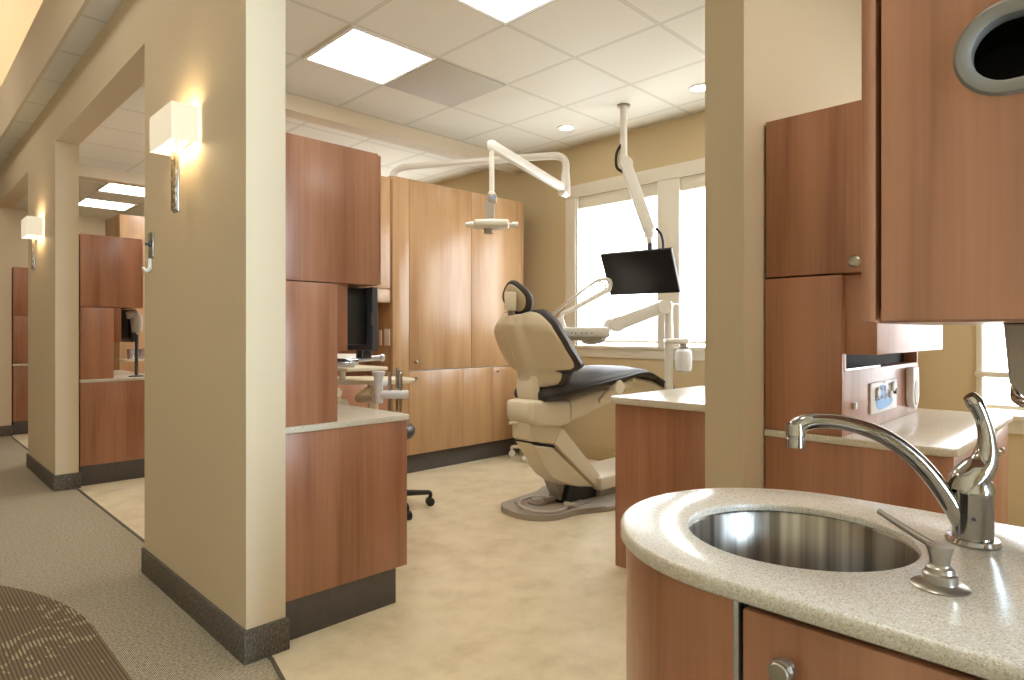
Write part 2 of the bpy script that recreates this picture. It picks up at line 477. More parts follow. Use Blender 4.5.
# ------------------------------------------------------------------ ceiling fixtures
def troffer(x, y, label, wy=.6125, CH=CH):
    r = thing('ceiling_light', label, 'ceiling light', (x, y, CH-.012), 'recessed square ceiling lights')
    f = MB(); h = .299; hy = wy/2-.007; k = .022
    f.box(x-h, x+h, y-hy, y-hy+k, CH-.010, CH); f.box(x-h, x+h, y+hy-k, y+hy, CH-.010, CH)
    f.box(x-h, x-h+k, y-hy+k, y+hy-k, CH-.010, CH); f.box(x+h-k, x+h, y-hy+k, y+hy-k, CH-.010, CH)
    f.build('frame', M['white'], r)
    d = MB(); d.box(x-h+k, x+h-k, y-hy+k, y+hy-k, CH-.006, CH); d.build('diffuser', M['diffuser'], r)
    return r
GX = lambda i: 1.884+.6125*(i+.5)
GY = lambda j: 3.160+.6125*(j+.5)
troffer(GX(0), GY(0), 'square ceiling light panel left of the grey vent tile')
troffer(GX(0), GY(-2), 'square ceiling light panel cut off by the top edge of the photo')
troffer(GX(0)-.03, 8.72, 'ceiling light panel seen through the opening left of the hooked pier, nearer one')
troffer(GX(0)-.03, 9.935, 'ceiling light panel seen through the opening left of the hooked pier, farther one')
troffer(GX(2), -.6, 'added unseen ceiling light panel above the room beyond the sink')  # added out of view to light the faces beyond the sink
troffer(GX(0), -.3, 'added unseen ceiling light panel just behind the sink wall')  # added out of view to brighten counters and wall
troffer(GX(0), 5.62, 'ceiling light panel above the second pier cabinet, first of the middle room')
troffer(GX(0), 6.85, 'ceiling light panel of the middle room, hidden behind the near pier')
troffer(.42, .8, 'added unseen light panel in the raised corridor ceiling beside the sink', CH=3.66)  # added out of view to brighten the sink counter
troffer(-.25, 3.6, 'added unseen light panel in the raised corridor ceiling beside the near pier', CH=3.66)  # added out of view to brighten the near pier face
troffer(-.25, 6.8, 'added unseen light panel in the raised corridor ceiling beside the second pier', CH=3.66)  # added out of view, more light for the far corridor
r = tag(MB().box(2.4965+.006, 3.109-.006, 3.16+.006, 3.7725-.006, CH-.008, CH, .002).build('ceiling_vent', M['vent']), 'plain grey square ceiling vent beside the light panel', 'vent')
def downlight(x, y, label):
    r = thing('downlight', label, 'downlight', (x, y, CH-.006), 'round recessed downlights')
    MB().loops([[(x+rr*math.cos(2*PI*i/32), y+rr*math.sin(2*PI*i/32), z) for i in range(32)] for rr, z in ((.055, CH), (.055, CH-.006), (.078, CH-.006), (.08, CH))]).build('ring', M['white'], r)
    MB().lathe([(.054, 0), (.054, .003)], (x, y, CH-.004)).build('lamp', M['downlamp'], r)
downlight(4.12, 3.465, 'small round downlight left of the ceiling pole of the monitor')
downlight(4.12, 2.23, 'small round downlight at the edge of the tan wall end')

# ------------------------------------------------------------------ sconces, switch, hook
def sconce(y0, label):
    yc = y0+.14
    r = thing('wall_sconce', label, 'wall lamp', (.9, yc, 1.97), 'boxy corridor sconces')
    x0, x1, y1, z0, z1, t = .794, .893, y0+.28, 1.903, 2.046, .003
    s = MB()
    s.box(x0, x0+t, y0, y1, z0, z1); s.box(x0+t, x1, y0, y0+t, z0, z1); s.box(x0+t, x1, y1-t, y1, z0, z1)
    s.build('shade', M['shade'], r)
    p = MB(); p.box(x1-.004, .8995, yc-.06, yc+.06, z0+.02, z1-.02, .002); p.box(.845, x1-.004, yc-.012, yc+.012, z0+.06, z0+.075)
    p.build('backplate', M['nickel'], r)
    for dy in (-.07, .07): MB().lathe([(.001, -.04), (.014, -.03), (.018, 0), (.014, .03), (.001, .04)], (.85, yc+dy, 1.975), n=16).build('bulb', M['bulb'], r)
    MB().box(.848, .858, yc-.034, yc+.034, 1.642, 1.905, .003).build('stem', M['nickel'], r)
    MB().box(.842, .8485, yc-.029, yc+.029, 1.65, 1.895, .001).build('crystal_insert', M['crystal'], r)
    for dy in (-.07, .07):
        L = bpy.data.lights.new('sconce_glow', 'POINT'); L.energy = .9; L.color = (1, .78, .48); L.shadow_soft_size = .02
        lo = bpy.data.objects.new('sconce_glow', L); COL.objects.link(lo); lo.location = (.85, yc+dy, 1.975+.05)
        lo2 = bpy.data.objects.new('sconce_glow', L); COL.objects.link(lo2); lo2.location = (.85, yc+dy, 1.975-.05)
sconce(2.65, 'glowing boxy wall sconce on the nearest corridor pier')
sconce(2.65+PER, 'smaller looking boxy wall sconce on the second corridor pier')
r = thing('light_switch', 'small steel key switch plate at the far edge of the near pier', 'switch', (.9, 3.27, 1.5))
MB().box(.893, .8995, 3.25, 3.325, 1.50, 1.62, .002).build('plate', M['nickel'], r)
MB().lathe([(.012, 0), (.012, .006), (.006, .008), (.006, .02)], (.893, 3.288, 1.565), (-1, 0, 0), 14).build('key', M['darkgrey'], r)
o = MB().tube([(.893, 3.285, 1.497), (.893, 3.285, 1.465), (.889, 3.288, 1.448), (.878, 3.292, 1.44), (.866, 3.298, 1.456)], [.010, .010, .010, .009, .006]).build('wall_hook', M['white'])
tag(o, 'white curved wall hook below the key switch plate', 'hook')

# ------------------------------------------------------------------ knob helper
def knob(parent, p, ax, r=.014, mat='nickel', name='knob'):
    return MB().lathe([(r*.45, 0), (r*.42, r*.7), (r*.95, r*1.0), (r*1.05, r*1.5), (r*.8, r*1.95), (.0005, r*2.05)], p, ax, 20).build(name, M[mat], parent)

# ------------------------------------------------------------------ dividing units behind the piers
def pier_unit(first=True):
    y0, y1 = 2.25, 3.43
    b_ = thing('base_cabinet', 'cherry base cabinet whose end panel stands against the near pier', 'cabinet', (1.33, y0+.6, 0), 'base cabinets behind the piers')
    MB().box(1.06, 1.61, y0, y0+.02, .15, .774, .003).build('end_panel', M['wood'], b_)
    MB().box(1.06, 1.59, y0+.02, y1, .15, .774).build('carcass', M['wood'], b_)
    MB().box(1.06, 1.556, y0+.006, y1-.02, 0, .15, .002).build('toe_kick', M['toe'], b_)
    for k in range(2):
        a = y0+.024+k*.576
        d = MB().box(1.59, 1.608, a, a+.57, .155, .77, .003).build('door', M['wood'], b_)
        knob(d, (1.608, a+(.52 if k == 0 else .05), .70), (1, 0, 0))
    w = tag(MB().box(1.055, 1.617, y0-.008, y1+.01, .7745, .80, .005).build('worktop', M['counter2']), 'pale speckled worktop on the cherry base cabinet by the near pier', 'worktop', 'worktops behind the piers')
    h = thing('hutch_cabinet', 'cherry hutch standing on the worktop beside the near pier', 'cabinet', (1.27, y0+.6, .80), 'hutches behind the piers')
    MB().box(1.06, 1.2786, y0+.002, y1, .80, 1.345, .003).build('tower', M['wood'], h)
    MB().box(1.06, 1.465, y0, y1, 1.348, 1.895, .003).build('upper_box', M['wood'], h)
    MB().box(1.279, 1.333, y0+.02, y0+.05, 1.078, 1.3475, .002).build('side_box', M['edge'], h)
    for k in range(2):
        a = y0+.006+k*.587
        d = MB().box(1.466, 1.482, a, a+.58, 1.352, 1.89, .003).build('door', M['wood'], h)
        knob(d, (1.482, a+(.53 if k == 0 else .05), 1.40), (1, 0, 0))
    return b_, w, h
units = pier_unit()
for k, nm in ((1, 'second'), (2, 'third')):
    copy_tree(units[0], (0, PER*k, 0), 'cherry base cabinet seen in the opening before the %s corridor pier' % nm if k == 2 else 'cherry base cabinet standing behind the second corridor pier')
    copy_tree(units[1], (0, PER*k, 0), 'worktop on the cabinet behind the %s corridor pier' % nm)
    copy_tree(units[2], (0, PER*k, 0), 'cherry hutch rising behind the %s corridor pier' % nm)

# monitor of the near unit, with speaker and arm
def side_monitor(lbl):
    r = thing('computer_monitor', lbl, 'monitor', (1.42, 2.55, 1.09), 'monitors under the hutches')
    MB().box(1.458, 1.486, 2.285, 2.80, 1.075, 1.343, .004).build('bezel', M['darkgrey'], r)
    MB().box(1.4855, 1.4875, 2.30, 2.785, 1.09, 1.33).build('screen', M['screen'], r)
    MB().box(1.335, 1.458, 2.325, 2.76, 1.10, 1.34, .01).build('rear_housing', M['black'], r)
    MB().box(1.452, 1.459, 2.284, 2.30, 1.18, 1.235, .001).build('badge', M['darkgrey'], r)
    return r
mon = side_monitor('black flat monitor edge-on under the hutch by the near pier')
copy_tree(mon, (0, PER+.17, 0), 'black monitor edge glimpsed beside the second pier cabinet')

# assistant cart behind the near counter
def assistant_cart(lbl):
    r = thing('assistant_cart', lbl, 'dental cart', (1.95, 3.05, 0), 'carts with trays and instrument holders')
    t = MB(); t.lathe([(.03, .05), (.03, .86)], (1.95, 3.05, 0), n=16)
    for k in range(5):
        a = 2*PI*k/5+.3; t.tube([(1.95, 3.05, .09), (1.95+.15*math.cos(a), 3.05+.15*math.sin(a), .06)], [.022, .016], 8, smooth=False)
    t.build('stand', M['cream'], r)
    for k in range(5):
        a = 2*PI*k/5+.3
        MB().cyl((1.95+.15*math.cos(a)-.01, 3.05+.15*math.sin(a), .025), (1.95+.15*math.cos(a)+.01, 3.05+.15*math.sin(a), .025), .025, n=14).build('caster', M['greyplastic'], r)
    # oval tray top
    poly = [(.33*math.copysign(abs(math.cos(a))**.8, math.cos(a)), .17*math.copysign(abs(math.sin(a))**.8, math.sin(a))) for a in [2*PI*i/40 for i in range(40)]]
    c, s_ = math.cos(-.75), math.sin(-.75)
    pw = [(1.895+u*c-v*s_, 3.135+u*s_+v*c) for u, v in poly]
    MB().prism(pw, .872, .895, 'xy', .006).build('tray', M['cream'], r)
    MB().cyl((1.76, 3.05, .88), (1.76, 3.05, .96), .016).box(1.63, 1.87, 2.78, 3.20, .957, .975, .006).build('upper_shelf', M['cream'], r)
    k = MB(); k.obox((1.64, 2.94, 1.010), .25, .13, .014, (.72, -.69, 0), (0, .3, .1), .004); k.obox((1.59, 2.93, 1.0), .12, .10, .03, (.7, -.7, 0), (.7, .7, 0), .006)
    k.cyl((1.66, 2.96, .97), (1.66, 2.96, 1.008), .012)
    k.build('instrument_tray', M['white'], r)
    # beige bracket under the tray
    MB().tube([(1.92, 3.05, .83), (1.80, 2.95, .80), (1.78, 2.76, .82)], .022, 10).tube([(1.70, 2.93, .78), (1.62, 2.88, .80), (1.58, 2.80, .86)], .03, 10).build('bracket', M['cream_dark'], r)
    hd = MB(); x, y = 1.785, 2.74
    hd.lathe([(.021, .796), (.0225, .80), (.0225, .90), (.024, .925), (.033, .945), (.034, .955), (.026, .957)], (x, y, 0), n=24)
    hd.cyl((x, y, .838), (x+.115, y-.095, .838), .0215, n=20); hd.cyl((x+.02, y+.03, .89), (x+.09, y+.06, .89), .017, n=14)
    hd.build('holder', M['white2'], r)
    for q, (u, hh) in enumerate(((.055, .952), (.085, .97), (.11, .955))):
        px, py = x+u*.77+(.03 if q == 1 else 0), y-u*.64+(.03 if q == 1 else 0)
        hp = MB(); hp.lathe([(.006, .75), (.008, .80), (.008, .855), (.010, .87), (.009, hh-.02), (.011, hh-.015), (.009, hh), (.001, hh+.002)], (px, py, 0), n=14)
        hp.build('handpiece', M['chrome'], r)
        MB().tube([(px, py, .75), (px, py+.01, .62), (px+.02, py+.05, .48), (px-.03, py+.15, .42), (1.93, 3.03, .5)], .007, 8).build('hose', M['greyplastic'], r)
    return r
cart = assistant_cart('cream cart with oval tray and white chrome-tipped holder behind the near counter')
sp = thing('desk_speaker', 'small square dark grey speaker under the near monitor', 'speaker', (1.53, 2.46, 1.036))
MB().box(1.502, 1.556, 2.44, 2.49, 1.036, 1.082, .005).build('body', M['darkgrey'], sp)
MB().lathe([(.019, 0), (.017, .003), (.006, .001), (.001, .004)], (1.53, 2.440, 1.058), (0, -1, 0), 20).build('cone', M['black'], sp)
ar = thing('monitor_arm', 'silver curved tube arm below the near monitor and speaker', 'arm', (1.35, 2.7, 1.0))
MB().tube([(1.345, 2.60, 1.07), (1.355, 2.60, 1.045), (1.40, 2.56, 1.027), (1.46, 2.52, 1.02), (1.52, 2.50, 1.02)], [.012, .014, .016, .016, .014], 12).build('bracket_tube', M['alu'], ar)
MB().cyl((1.48, 2.58, 1.022), (1.645, 2.50, 1.035), .013).lathe([(.001, -.016), (.016, -.008), (.018, 0), (.016, .008), (.001, .016)], (1.648, 2.498, 1.035), (.9, -.43, 0), 16).build('crossbar', M['alu'], ar)
# things on the second cart, glimpsed between the second pier and its hutch
t2 = thing('assistant_cart', 'tray stand with clear cups glimpsed beyond the second pier cabinet', 'dental cart', (1.80, 2.96+PER, 0), 'carts with trays and instrument holders')
dy = PER
MB().box(1.50, 1.82, 2.80+dy, 3.05+dy, .905, .922, .005).build('tray', M['cream'], t2)
q = MB(); q.lathe([(.16, 0), (.16, .03), (.03, .06), (.025, .905)], (1.80, 2.96+dy, 0), n=20); q.build('stand', M['cream_dark'], t2)
cup = MB()
cup.lathe([(.026, 0), (.034, .09), (.032, .09), (.024, .005)], (1.55, 2.88+dy, .922), n=18); cup.lathe([(.026, 0), (.034, .09), (.032, .09), (.024, .005)], (1.64, 2.88+dy, .922), n=18)
cup.build('cup_holder', M['alu'], t2)
lp = thing('desk_lamp', 'grey rounded lamp on a post under the second pier hutch', 'lamp', (1.45, 5.73, .80))
MB().tube([(1.385, 5.725, 1.29), (1.42, 5.72, 1.295), (1.452, 5.72, 1.28), (1.458, 5.72, 1.23), (1.458, 5.72, 1.155)], [.028, .036, .044, .044, .036], 14).build('head', M['greyplastic'], lp)
MB().cyl((1.458, 5.72, 1.14), (1.458, 5.73, .812), .013).lathe([(.055, 0), (.055, .008), (.03, .014)], (1.458, 5.73, .80), n=22).build('post', M['darkgrey'], lp)

# ------------------------------------------------------------------ tall cabinet run on the room border
def tall_run():
    yf, yb = 4.21, 4.78
    A = thing('tall_cabinet', 'narrow tall cabinet left of the niche, hidden low behind the near hutch', 'cabinet', (2.0, 4.5, 0), 'tall cabinets')
    MB().box(1.77, 2.22, yf+.02, yb, .155, 2.40, .003).build('carcass', M['wood_lit'], A)
    MB().box(1.80, 2.20, yf+.055, yb, 0, .155).build('toe_kick', M['toe'], A)
    d = MB().box(1.775, 2.215, yf, yf+.019, .158, 2.398, .003).build('door', M['wood_lit'], A); knob(d, (2.17, yf, .95), (0, -1, 0))
    B = thing('niche_cabinet', 'open niche cabinet with white outlets left of the tall cabinet', 'cabinet', (2.55, 4.5, 0), 'niche cabinets')
    MB().box(2.222, 2.868, yf+.03, yb, 1.39, 2.385, .003).build('upper_box', M['wood_lit'], B)
    for k in range(2):
        a = 2.226+k*.3195; d = MB().box(a, a+.314, yf+.012, yf+.029, 1.50, 2.382, .002).build('door', M['wood_lit'], B); knob(d, (a+(.28 if k == 0 else .03), yf+.012, 1.56), (0, -1, 0))
    MB().box(2.226, 2.862, yf+.014, yf+.029, 1.392, 1.495, .002).build('valance', M['wood_lit'], B)
    MB().box(2.222, 2.868, 4.58, yb, .80, 1.39).build('back_panel', M['wood'], B)
    MB().box(2.222, 2.868, yf+.03, yb, .155, .80, .003).build('base_box', M['wood'], B)
    MB().box(2.222, 2.868, yf+.06, yb, 0, .155).build('toe_kick', M['toe'], B)
    return A, B
tA, tB = tall_run()
copy_tree(tA, (0, PER, 0), 'narrow tall cabinet rising behind the second pier hutch')
copy_tree(tB, (0, PER, 0), 'niche cabinet beyond the second pier hutch')
yf, yb = 4.21, 4.78
C = thing('tall_cabinet', 'wide cherry wood storage wall with low doors behind the dental chair', 'cabinet', (3.62, 4.5, 0), 'tall cabinets')
MB().box(2.87, 4.366, yf+.02, yb, .155, 2.40, .002).build('carcass', M['wood_lit'], C)
MB().box(2.875, 4.36, yf+.05, yb, 0, .155, .002).build('toe_kick', M['toe'], C)
MB().box(2.872, 3.029, yf, yf+.019, .158, 2.398, .002).build('stile', M['wood_lit'], C)
MB().box(4.335, 4.366, yf, yf+.019, .158, 2.398, .002).build('stile', M['wood_lit'], C)
for (a, b2, z0, z1, kx, kz, m_) in ((3.032, 3.70, .846, 2.398, 3.095, .915, 'wood_lit'), (3.703, 4.333, .846, 2.398, None, 0, 'wood_lit'),
                                (3.032, 3.603, .158, .836, 3.095, .785, 'wood'), (3.606, 3.963, .158, .836, None, 0, 'wood'), (3.966, 4.333, .158, .836, 4.02, .80, 'wood')):
    d = MB().box(a, b2, yf, yf+.019, z0, z1, .002).build('door', M['wood_lit'], C)
    if kx: knob(d, (kx, yf, kz), (0, -1, 0), .013)
MB().box(3.032, 4.335, yf+.012, yf+.02, .836, .846).build('seam_strip', M['alu'], C)
o = MB().box(2.862, 2.8685, 4.355, 4.395, 1.05, 1.175, .002).build('outlet_plate', M['trim']); tag(o, 'pale outlet plate in the niche, farther from the tall cabinet front', 'outlet', 'outlets in the niche')
o = MB().box(2.862, 2.8685, 4.238, 4.312, 1.05, 1.183, .002).build('outlet_plate', M['trim']); tag(o, 'pale outlet plate in the niche, beside the tall cabinet front', 'outlet', 'outlets in the niche')

# ------------------------------------------------------------------ operatory side counter (right)
b_ = thing('base_cabinet', 'cherry cabinet back panel right of the chair, against the tan wall end', 'cabinet', (2.9, 1.5, 0))
MB().box(2.575, 2.595, 1.165, 1.852, 0, .80, .002).build('back_panel', M['wood'], b_)
MB().box(2.595, 3.45, 1.165, 1.852, .10, .80).build('carcass', M['wood'], b_)
MB().box(2.60, 3.42, 1.165, 1.80, 0, .10).build('toe_kick', M['toe'], b_)
for z in (.795, .55, .35, .16): MB().box(2.573, 2.60, 1.8505, 1.8535, z-.003, z+.003).build('fastener', M['white'], b_)
pts = arc(2.585, 1.848, .03, PI, PI/2, 5)+[(3.47, 1.878), (3.47, 1.165), (2.555, 1.165)]
o = MB().prism(pts, .802, .836, 'xy', .006).build('worktop', M['counter2']); tag(o, 'pale worktop on the cherry panel cabinet right of the dental chair', 'worktop')

# ------------------------------------------------------------------ unit of the room beyond the sink
b_ = thing('base_cabinet', 'cherry base cabinet behind the faucet, its plain back towards the sink', 'cabinet', (2.9, .7, 0))
MB().box(2.345, 2.365, .415, 1.005, 0, .764, .004).build('end_panel', M['wood'], b_)
MB().box(2.365, 3.50, .44, 1.005, .12, .764).build('carcass', M['wood'], b_)
MB().box(2.365, 3.48, .48, 1.005, 0, .12).build('toe_kick', M['toe'], b_)
for k in range(3):
    a = 2.37+k*.377
    d = MB().box(a, a+.371, .42, .439, .125, .76, .003).build('door', M['wood'], b_)
    knob(d, (a+(.33 if k % 2 else .04) if k < 2 else a+.04, .42, .68), (0, -1, 0), .015)
pts = arc(2.372, .44, .035, 1.5*PI, PI, 5)+[(2.337, 1.005), (3.52, 1.005)]+arc(3.49, .435, .03, 0, -PI/2, 5)
o = MB().prism(pts, .765, .79, 'xy', .006).build('worktop', M['counter']); tag(o, 'glossy pale worktop behind the faucet, below the blue control plate', 'worktop')
h = thing('hutch_cabinet', 'cherry hutch with paper slot standing behind the sink', 'cabinet', (2.85, .85, .79))
MB().box(2.363, 3.38, .736, 1.005, .79, 1.016, .002).build('tower', M['wood'], h)
MB().box(2.345, 2.362, .736, 1.005, .79, 1.352, .004).build('end_panel', M['wood'], h)
t = MB(); t.box(2.363, 2.39, .736, 1.005, 1.016, 1.352, .003); t.box(3.362, 3.38, .736, 1.005, 1.016, 1.352, .003); t.box(2.39, 3.362, .80, 1.005, 1.016, 1.352)
t.build('tower_frame', M['wood'], h)
MB().box(2.39, 3.362, .79, .80, 1.016, 1.074).build('slot_shade', M['gap'], h)  # dark sheet painting the shade at the back of the slot
MB().box(2.392, 2.80, .738, .746, 1.0165, 1.024).build('slot_lip', M['alu'], h)
MB().box(2.37, 3.35, .634, .79, 1.076, 1.352, .004).build('front_box', M['wood'], h)
MB().box(2.365, 3.35, .64, 1.005, 1.356, 1.94, .003).build('upper_box', M['wood'], h)
d = MB().box(2.345, 2.364, .636, 1.003, 1.357, 1.94, .005).build('door', M['wood'], h); knob(d, (2.345, .69, 1.392), (-1, 0, 0), .019)
cp = thing('control_plate', 'white control plate with blue print and grey knobs behind the faucet', 'control panel', (2.82, .73, .84))
MB().box(2.645, 2.995, .728, .7355, .84, .96, .003).build('plate', M['white2'], cp)
def ell(cx, cz, rx, rz, n=18): return [(cx+rx*math.cos(2*PI*i/n), cz+rz*math.sin(2*PI*i/n)) for i in range(n)]
MB().prism([(2.72, .86), (2.75, .851), (2.83, .853), (2.90, .862), (2.93, .876), (2.92, .887), (2.86, .884), (2.835, .92), (2.835, .945), (2.755, .945), (2.755, .895), (2.70, .885)], .7262, .728, 'xz').build('blue_emblem', M['blue'], cp)
t = MB()
for cx, cz, w_, hh in ((2.775, .932, .03, .012), (2.815, .93, .02, .02), (2.78, .90, .034, .014), (2.82, .899, .014, .022), (2.70, .898, .02, .016), (2.735, .90, .012, .02), (2.89, .944, .03, .005), (2.81, .955, .03, .004)):
    t.box(cx-w_/2, cx+w_/2, .7256, .7264, cz-hh/2, cz+hh/2)
t.build('print_mark', M['ink'], cp)
for cx, cz, r_, mt in ((2.715, .921, .020, 'dial'), (2.925, .932, .020, 'dial'), (2.885, .905, .016, 'dial'), (2.955, .912, .012, 'black')):
    MB().lathe([(r_, 0), (r_, .007), (r_*.85, .010)], (cx, .728, cz), (0, -1, 0), 20).build('dial', M[mt], cp)
ds = thing('wall_dispenser', 'white capsule-shaped dispenser right of the blue control plate', 'dispenser', (3.17, .72, .82))
cap_ = [(3.165, 1.0), (3.165, .87)]+[(3.215+.05*math.cos(a), .87+.05*math.sin(a)) for a in [PI+PI*i/12 for i in range(1, 12)]]+[(3.265, .87), (3.265, 1.0)]
MB().prism(cap_, .706, .7355, 'xz', .006).build('body', M['white2'], ds)
MB().prism(ell(3.215, .89, .032, .055), .7035, .7065, 'xz').build('oval_pad', M['greyplastic'], ds)
o = MB().box(2.45, 2.465, .722, .7355, .878, .902, .003).build('wall_hook', M['white2']); tag(o, 'tiny white hook left of the blue control plate', 'hook')
# grey roll dispenser under the sink cabinet
gd = thing('towel_dispenser', 'grey dispenser with chrome lip hanging under the near upper cabinet', 'dispenser', (1.31, .03, 1.04))
MB().prism([(-.10, 1.165), (-.10, 1.07), (-.08, 1.052), (.125, 1.052), (.144, 1.075), (.151, 1.165)], 1.20, 1.4195, 'yz', .008).build('housing', M['greyplastic'], gd)
MB().tube([(1.32, .145, 1.075), (1.32, .148, 1.055), (1.28, .140, 1.043), (1.24, .10, 1.041), (1.20, -.08, 1.041)], .008, 10).build('lip', M['chrome'], gd)
MB().tube([(1.25, .13, 1.037), (1.25, .128, .98), (1.25, .11, .95), (1.25, .06, .945), (1.25, .0, 1.037)], .0022, 6).build('tube_loop', M['white'], gd)

# ------------------------------------------------------------------ sink peninsula
HC = .81; CX, CY, RE = 1.1215, .427, .2985
SX, SY, SR = 1.108, .420, .178
NA = 144
def ray_out(ang, inset):
    """distance from the sink centre to the counter outline (half disc end + straight run)"""
    dx, dy = math.cos(ang), math.sin(ang)
    R = RE-inset; yend = -1.0+inset
    best = 9
    # arc
    ox, oy = SX-CX, SY-CY
    bq = ox*dx+oy*dy; cq = ox*ox+oy*oy-R*R
    tq = -bq+math.sqrt(max(bq*bq-cq, 0))
    if SY+tq*dy >= CY: best = min(best, tq)
    for xx in (CX-R, CX+R):
        if abs(dx) > 1e-6:
            t_ = (xx-SX)/dx
            if t_ > 0 and yend <= SY+t_*dy <= CY+1e-6: best = min(best, t_)
    if dy < 0:
        t_ = (yend-SY)/dy
        if abs(SX+t_*dx-CX) <= R+1e-6: best = min(best, t_)
    return best
angs = [2*PI*i/NA for i in range(NA)]
for cx_ in (CX-RE, CX+RE):
    a = math.atan2(-1.0-SY, cx_-SX) % (2*PI)
    k = min(range(NA), key=lambda i: abs(angs[i]-a)); angs[k] = a
def loop_out(inset, z): return [(SX+ray_out(a, inset)*math.cos(a), SY+ray_out(a, inset)*math.sin(a), z) for a in angs]
def loop_in(r, z): return [(SX+r*math.cos(a), SY+r*math.sin(a), z) for a in angs]
TH = .026
ct = MB().loops([loop_in(SR+.004, HC), loop_out(.005, HC), loop_out(.0012, HC-.0015), loop_out(0, HC-.005), loop_out(0, HC-TH+.004), loop_out(.004, HC-TH), loop_out(.04, HC-TH), loop_out(.042, HC-.013),
                 loop_in(SR, HC-.013), loop_in(SR, HC-.004), loop_in(SR+.001, HC-.0015)]).build('sink_counter', M['counter'], angle=50)
tag(ct, 'rounded speckled stone counter around the oval-looking steel sink', 'countertop')
snk = thing('sink', 'round stainless steel undermount sink in the rounded counter', 'sink', (SX, SY, HC-.21))
MB().lathe([(SR+.012, -.0135), (SR+.003, -.014), (SR, -.018), (SR-.002, -.15), (SR-.010, -.175), (SR-.04, -.19), (.03, -.20), (.026, -.203), (.001, -.203)], (SX, SY, HC), n=64, cap=False).build('bowl', M['steel'], snk)
MB().lathe([(.034, 0), (.034, .003), (.024, .004), (.018, .001), (.001, .001)], (SX, SY, HC-.202), n=28).build('drain', M['chrome'], snk)
sc_ = thing('sink_cabinet', 'cherry cabinet with curved end below the sink counter', 'cabinet', (1.1, 0, 0))
RB = RE-.010
ST = .026
outer = [(CX+RB, CY-ST)]+arc(CX, CY, RB, 0, PI, 40)+[(CX-RB, CY-ST)]
inner = [(CX-RB+.018, CY-ST)]+arc(CX, CY, RB-.018, PI, 0, 40)+[(CX+RB-.018, CY-ST)]
MB().prism(outer+inner, .10, HC-TH, 'xy').build('curved_end', M['wood'], sc_)
MB().box(CX-RB-.0015, CX-RB+.016, CY-ST-.008, CY-ST-.001, .10, HC-TH).build('metal_strip', M['alu'], sc_)
t = MB(); t.box(CX-RB+.02, CX-RB+.03, -.99, CY-ST-.008, .10, HC-TH); t.box(CX+RB-.02, CX+RB, -.99, CY-ST, .10, HC-TH); t.box(CX-RB+.03, CX+RB-.02, -.99, -.97, .10, HC-TH)
t.build('carcass', M['gap'], sc_)
MB().prism(arc(CX, CY, RB-.04, 0, PI, 30)+[(CX-RB+.04, -.98), (CX+RB-.04, -.98)], 0, .10, 'xy').build('toe_kick', M['toe'], sc_)
yy = CY-ST-.013
for k in range(3):
    a1 = yy-k*.45; a0 = max(a1-.444, -.98)
    d = MB().box(CX-RB, CX-RB+.019, a0, a1, .105, HC-TH-.010, .003).build('door', M['wood'], sc_)
    kx, ky, kz = CX-RB, (a1-.060 if k == 0 else (a0+.05 if k == 1 else a1-.05)), .718
    MB().lathe([(.010, 0), (.0075, .006), (.007, .011), (.014, .014), (.0155, .018), (.014, .022), (.0125, .0225), (.012, .024), (.0135, .025), (.0138, .029), (.012, .031), (.001, .0315)], (kx, ky, kz), (-1, 0, 0), 28).build('knob', M['nickel'], d)

# faucet
fx, fy = 1.251, .196
fa = thing('faucet', 'chrome single-lever faucet with long arched spout over the sink', 'faucet', (fx, fy, HC))
dv = Vector((SX-.012-fx, SY+.022-fy, 0)).normalized(); sv = Vector((-dv.y, dv.x, 0))
def stad(r, L, z, n=16):
    out = []
    for i in range(n+1):
        a = -PI/2+PI*i/n; out.append(Vector((fx, fy, z))+dv*0+sv*(L+r*math.cos(a))+dv*(r*math.sin(a)))
    for i in range(n+1):
        a = PI/2+PI*i/n; out.append(Vector((fx, fy, z))+sv*(-L+r*math.cos(a))+dv*(r*math.sin(a)))
    return out
MB().rings([stad(.036, .004, HC), stad(.037, .004, HC+.004), stad(.034, .004, HC+.010), stad(.029, .003, HC+.011)]).build('escutcheon', M['chrome'], fa)
MB().lathe([(.0285, .010), (.0285, .078), (.0295, .082), (.0295, .090), (.028, .094), (.027, .100), (.021, .108), (.001, .112)], (fx, fy, HC), n=32).build('body', M['chrome'], fa)
L = .285
Vf = lambda d_, z: (fx+dv.x*d_, fy+dv.y*d_, HC+z)
MB().tube([Vf(.012, .024), Vf(.045, .083), Vf(.084, .133), Vf(.132, .169), Vf(.184, .187), Vf(.226, .191), Vf(.252, .187), Vf(.266, .176)],
          [.0148, .0142, .0137, .0132, .0128, .0132, .0145, .0155], 16, 8).build('spout', M['chrome'], fa)
MB().lathe([(.0152, .190), (.016, .186), (.016, .170), (.0152, .169), (.0152, .166), (.0158, .1655), (.0154, .150), (.010, .149)], (fx+dv.x*.267, fy+dv.y*.267, HC-.005), n=22).build('aerator', M['chrome'], fa)
MB().tube([Vf(.012, .085), Vf(.008, .10), Vf(-.006, .118), Vf(-.016, .135), Vf(-.020, .165), Vf(-.014, .20), Vf(-.002, .228), Vf(.006, .238)],
          [.026, .0265, .024, .019, .0125, .010, .0125, .0095], 18, 6).build('lever', M['chrome'], fa)
MB().cyl(Vf(0, .045), (fx-.0292*.98, fy-.0292*.2, HC+.045), .003).build('set_screw', M['darkgrey'], fa)
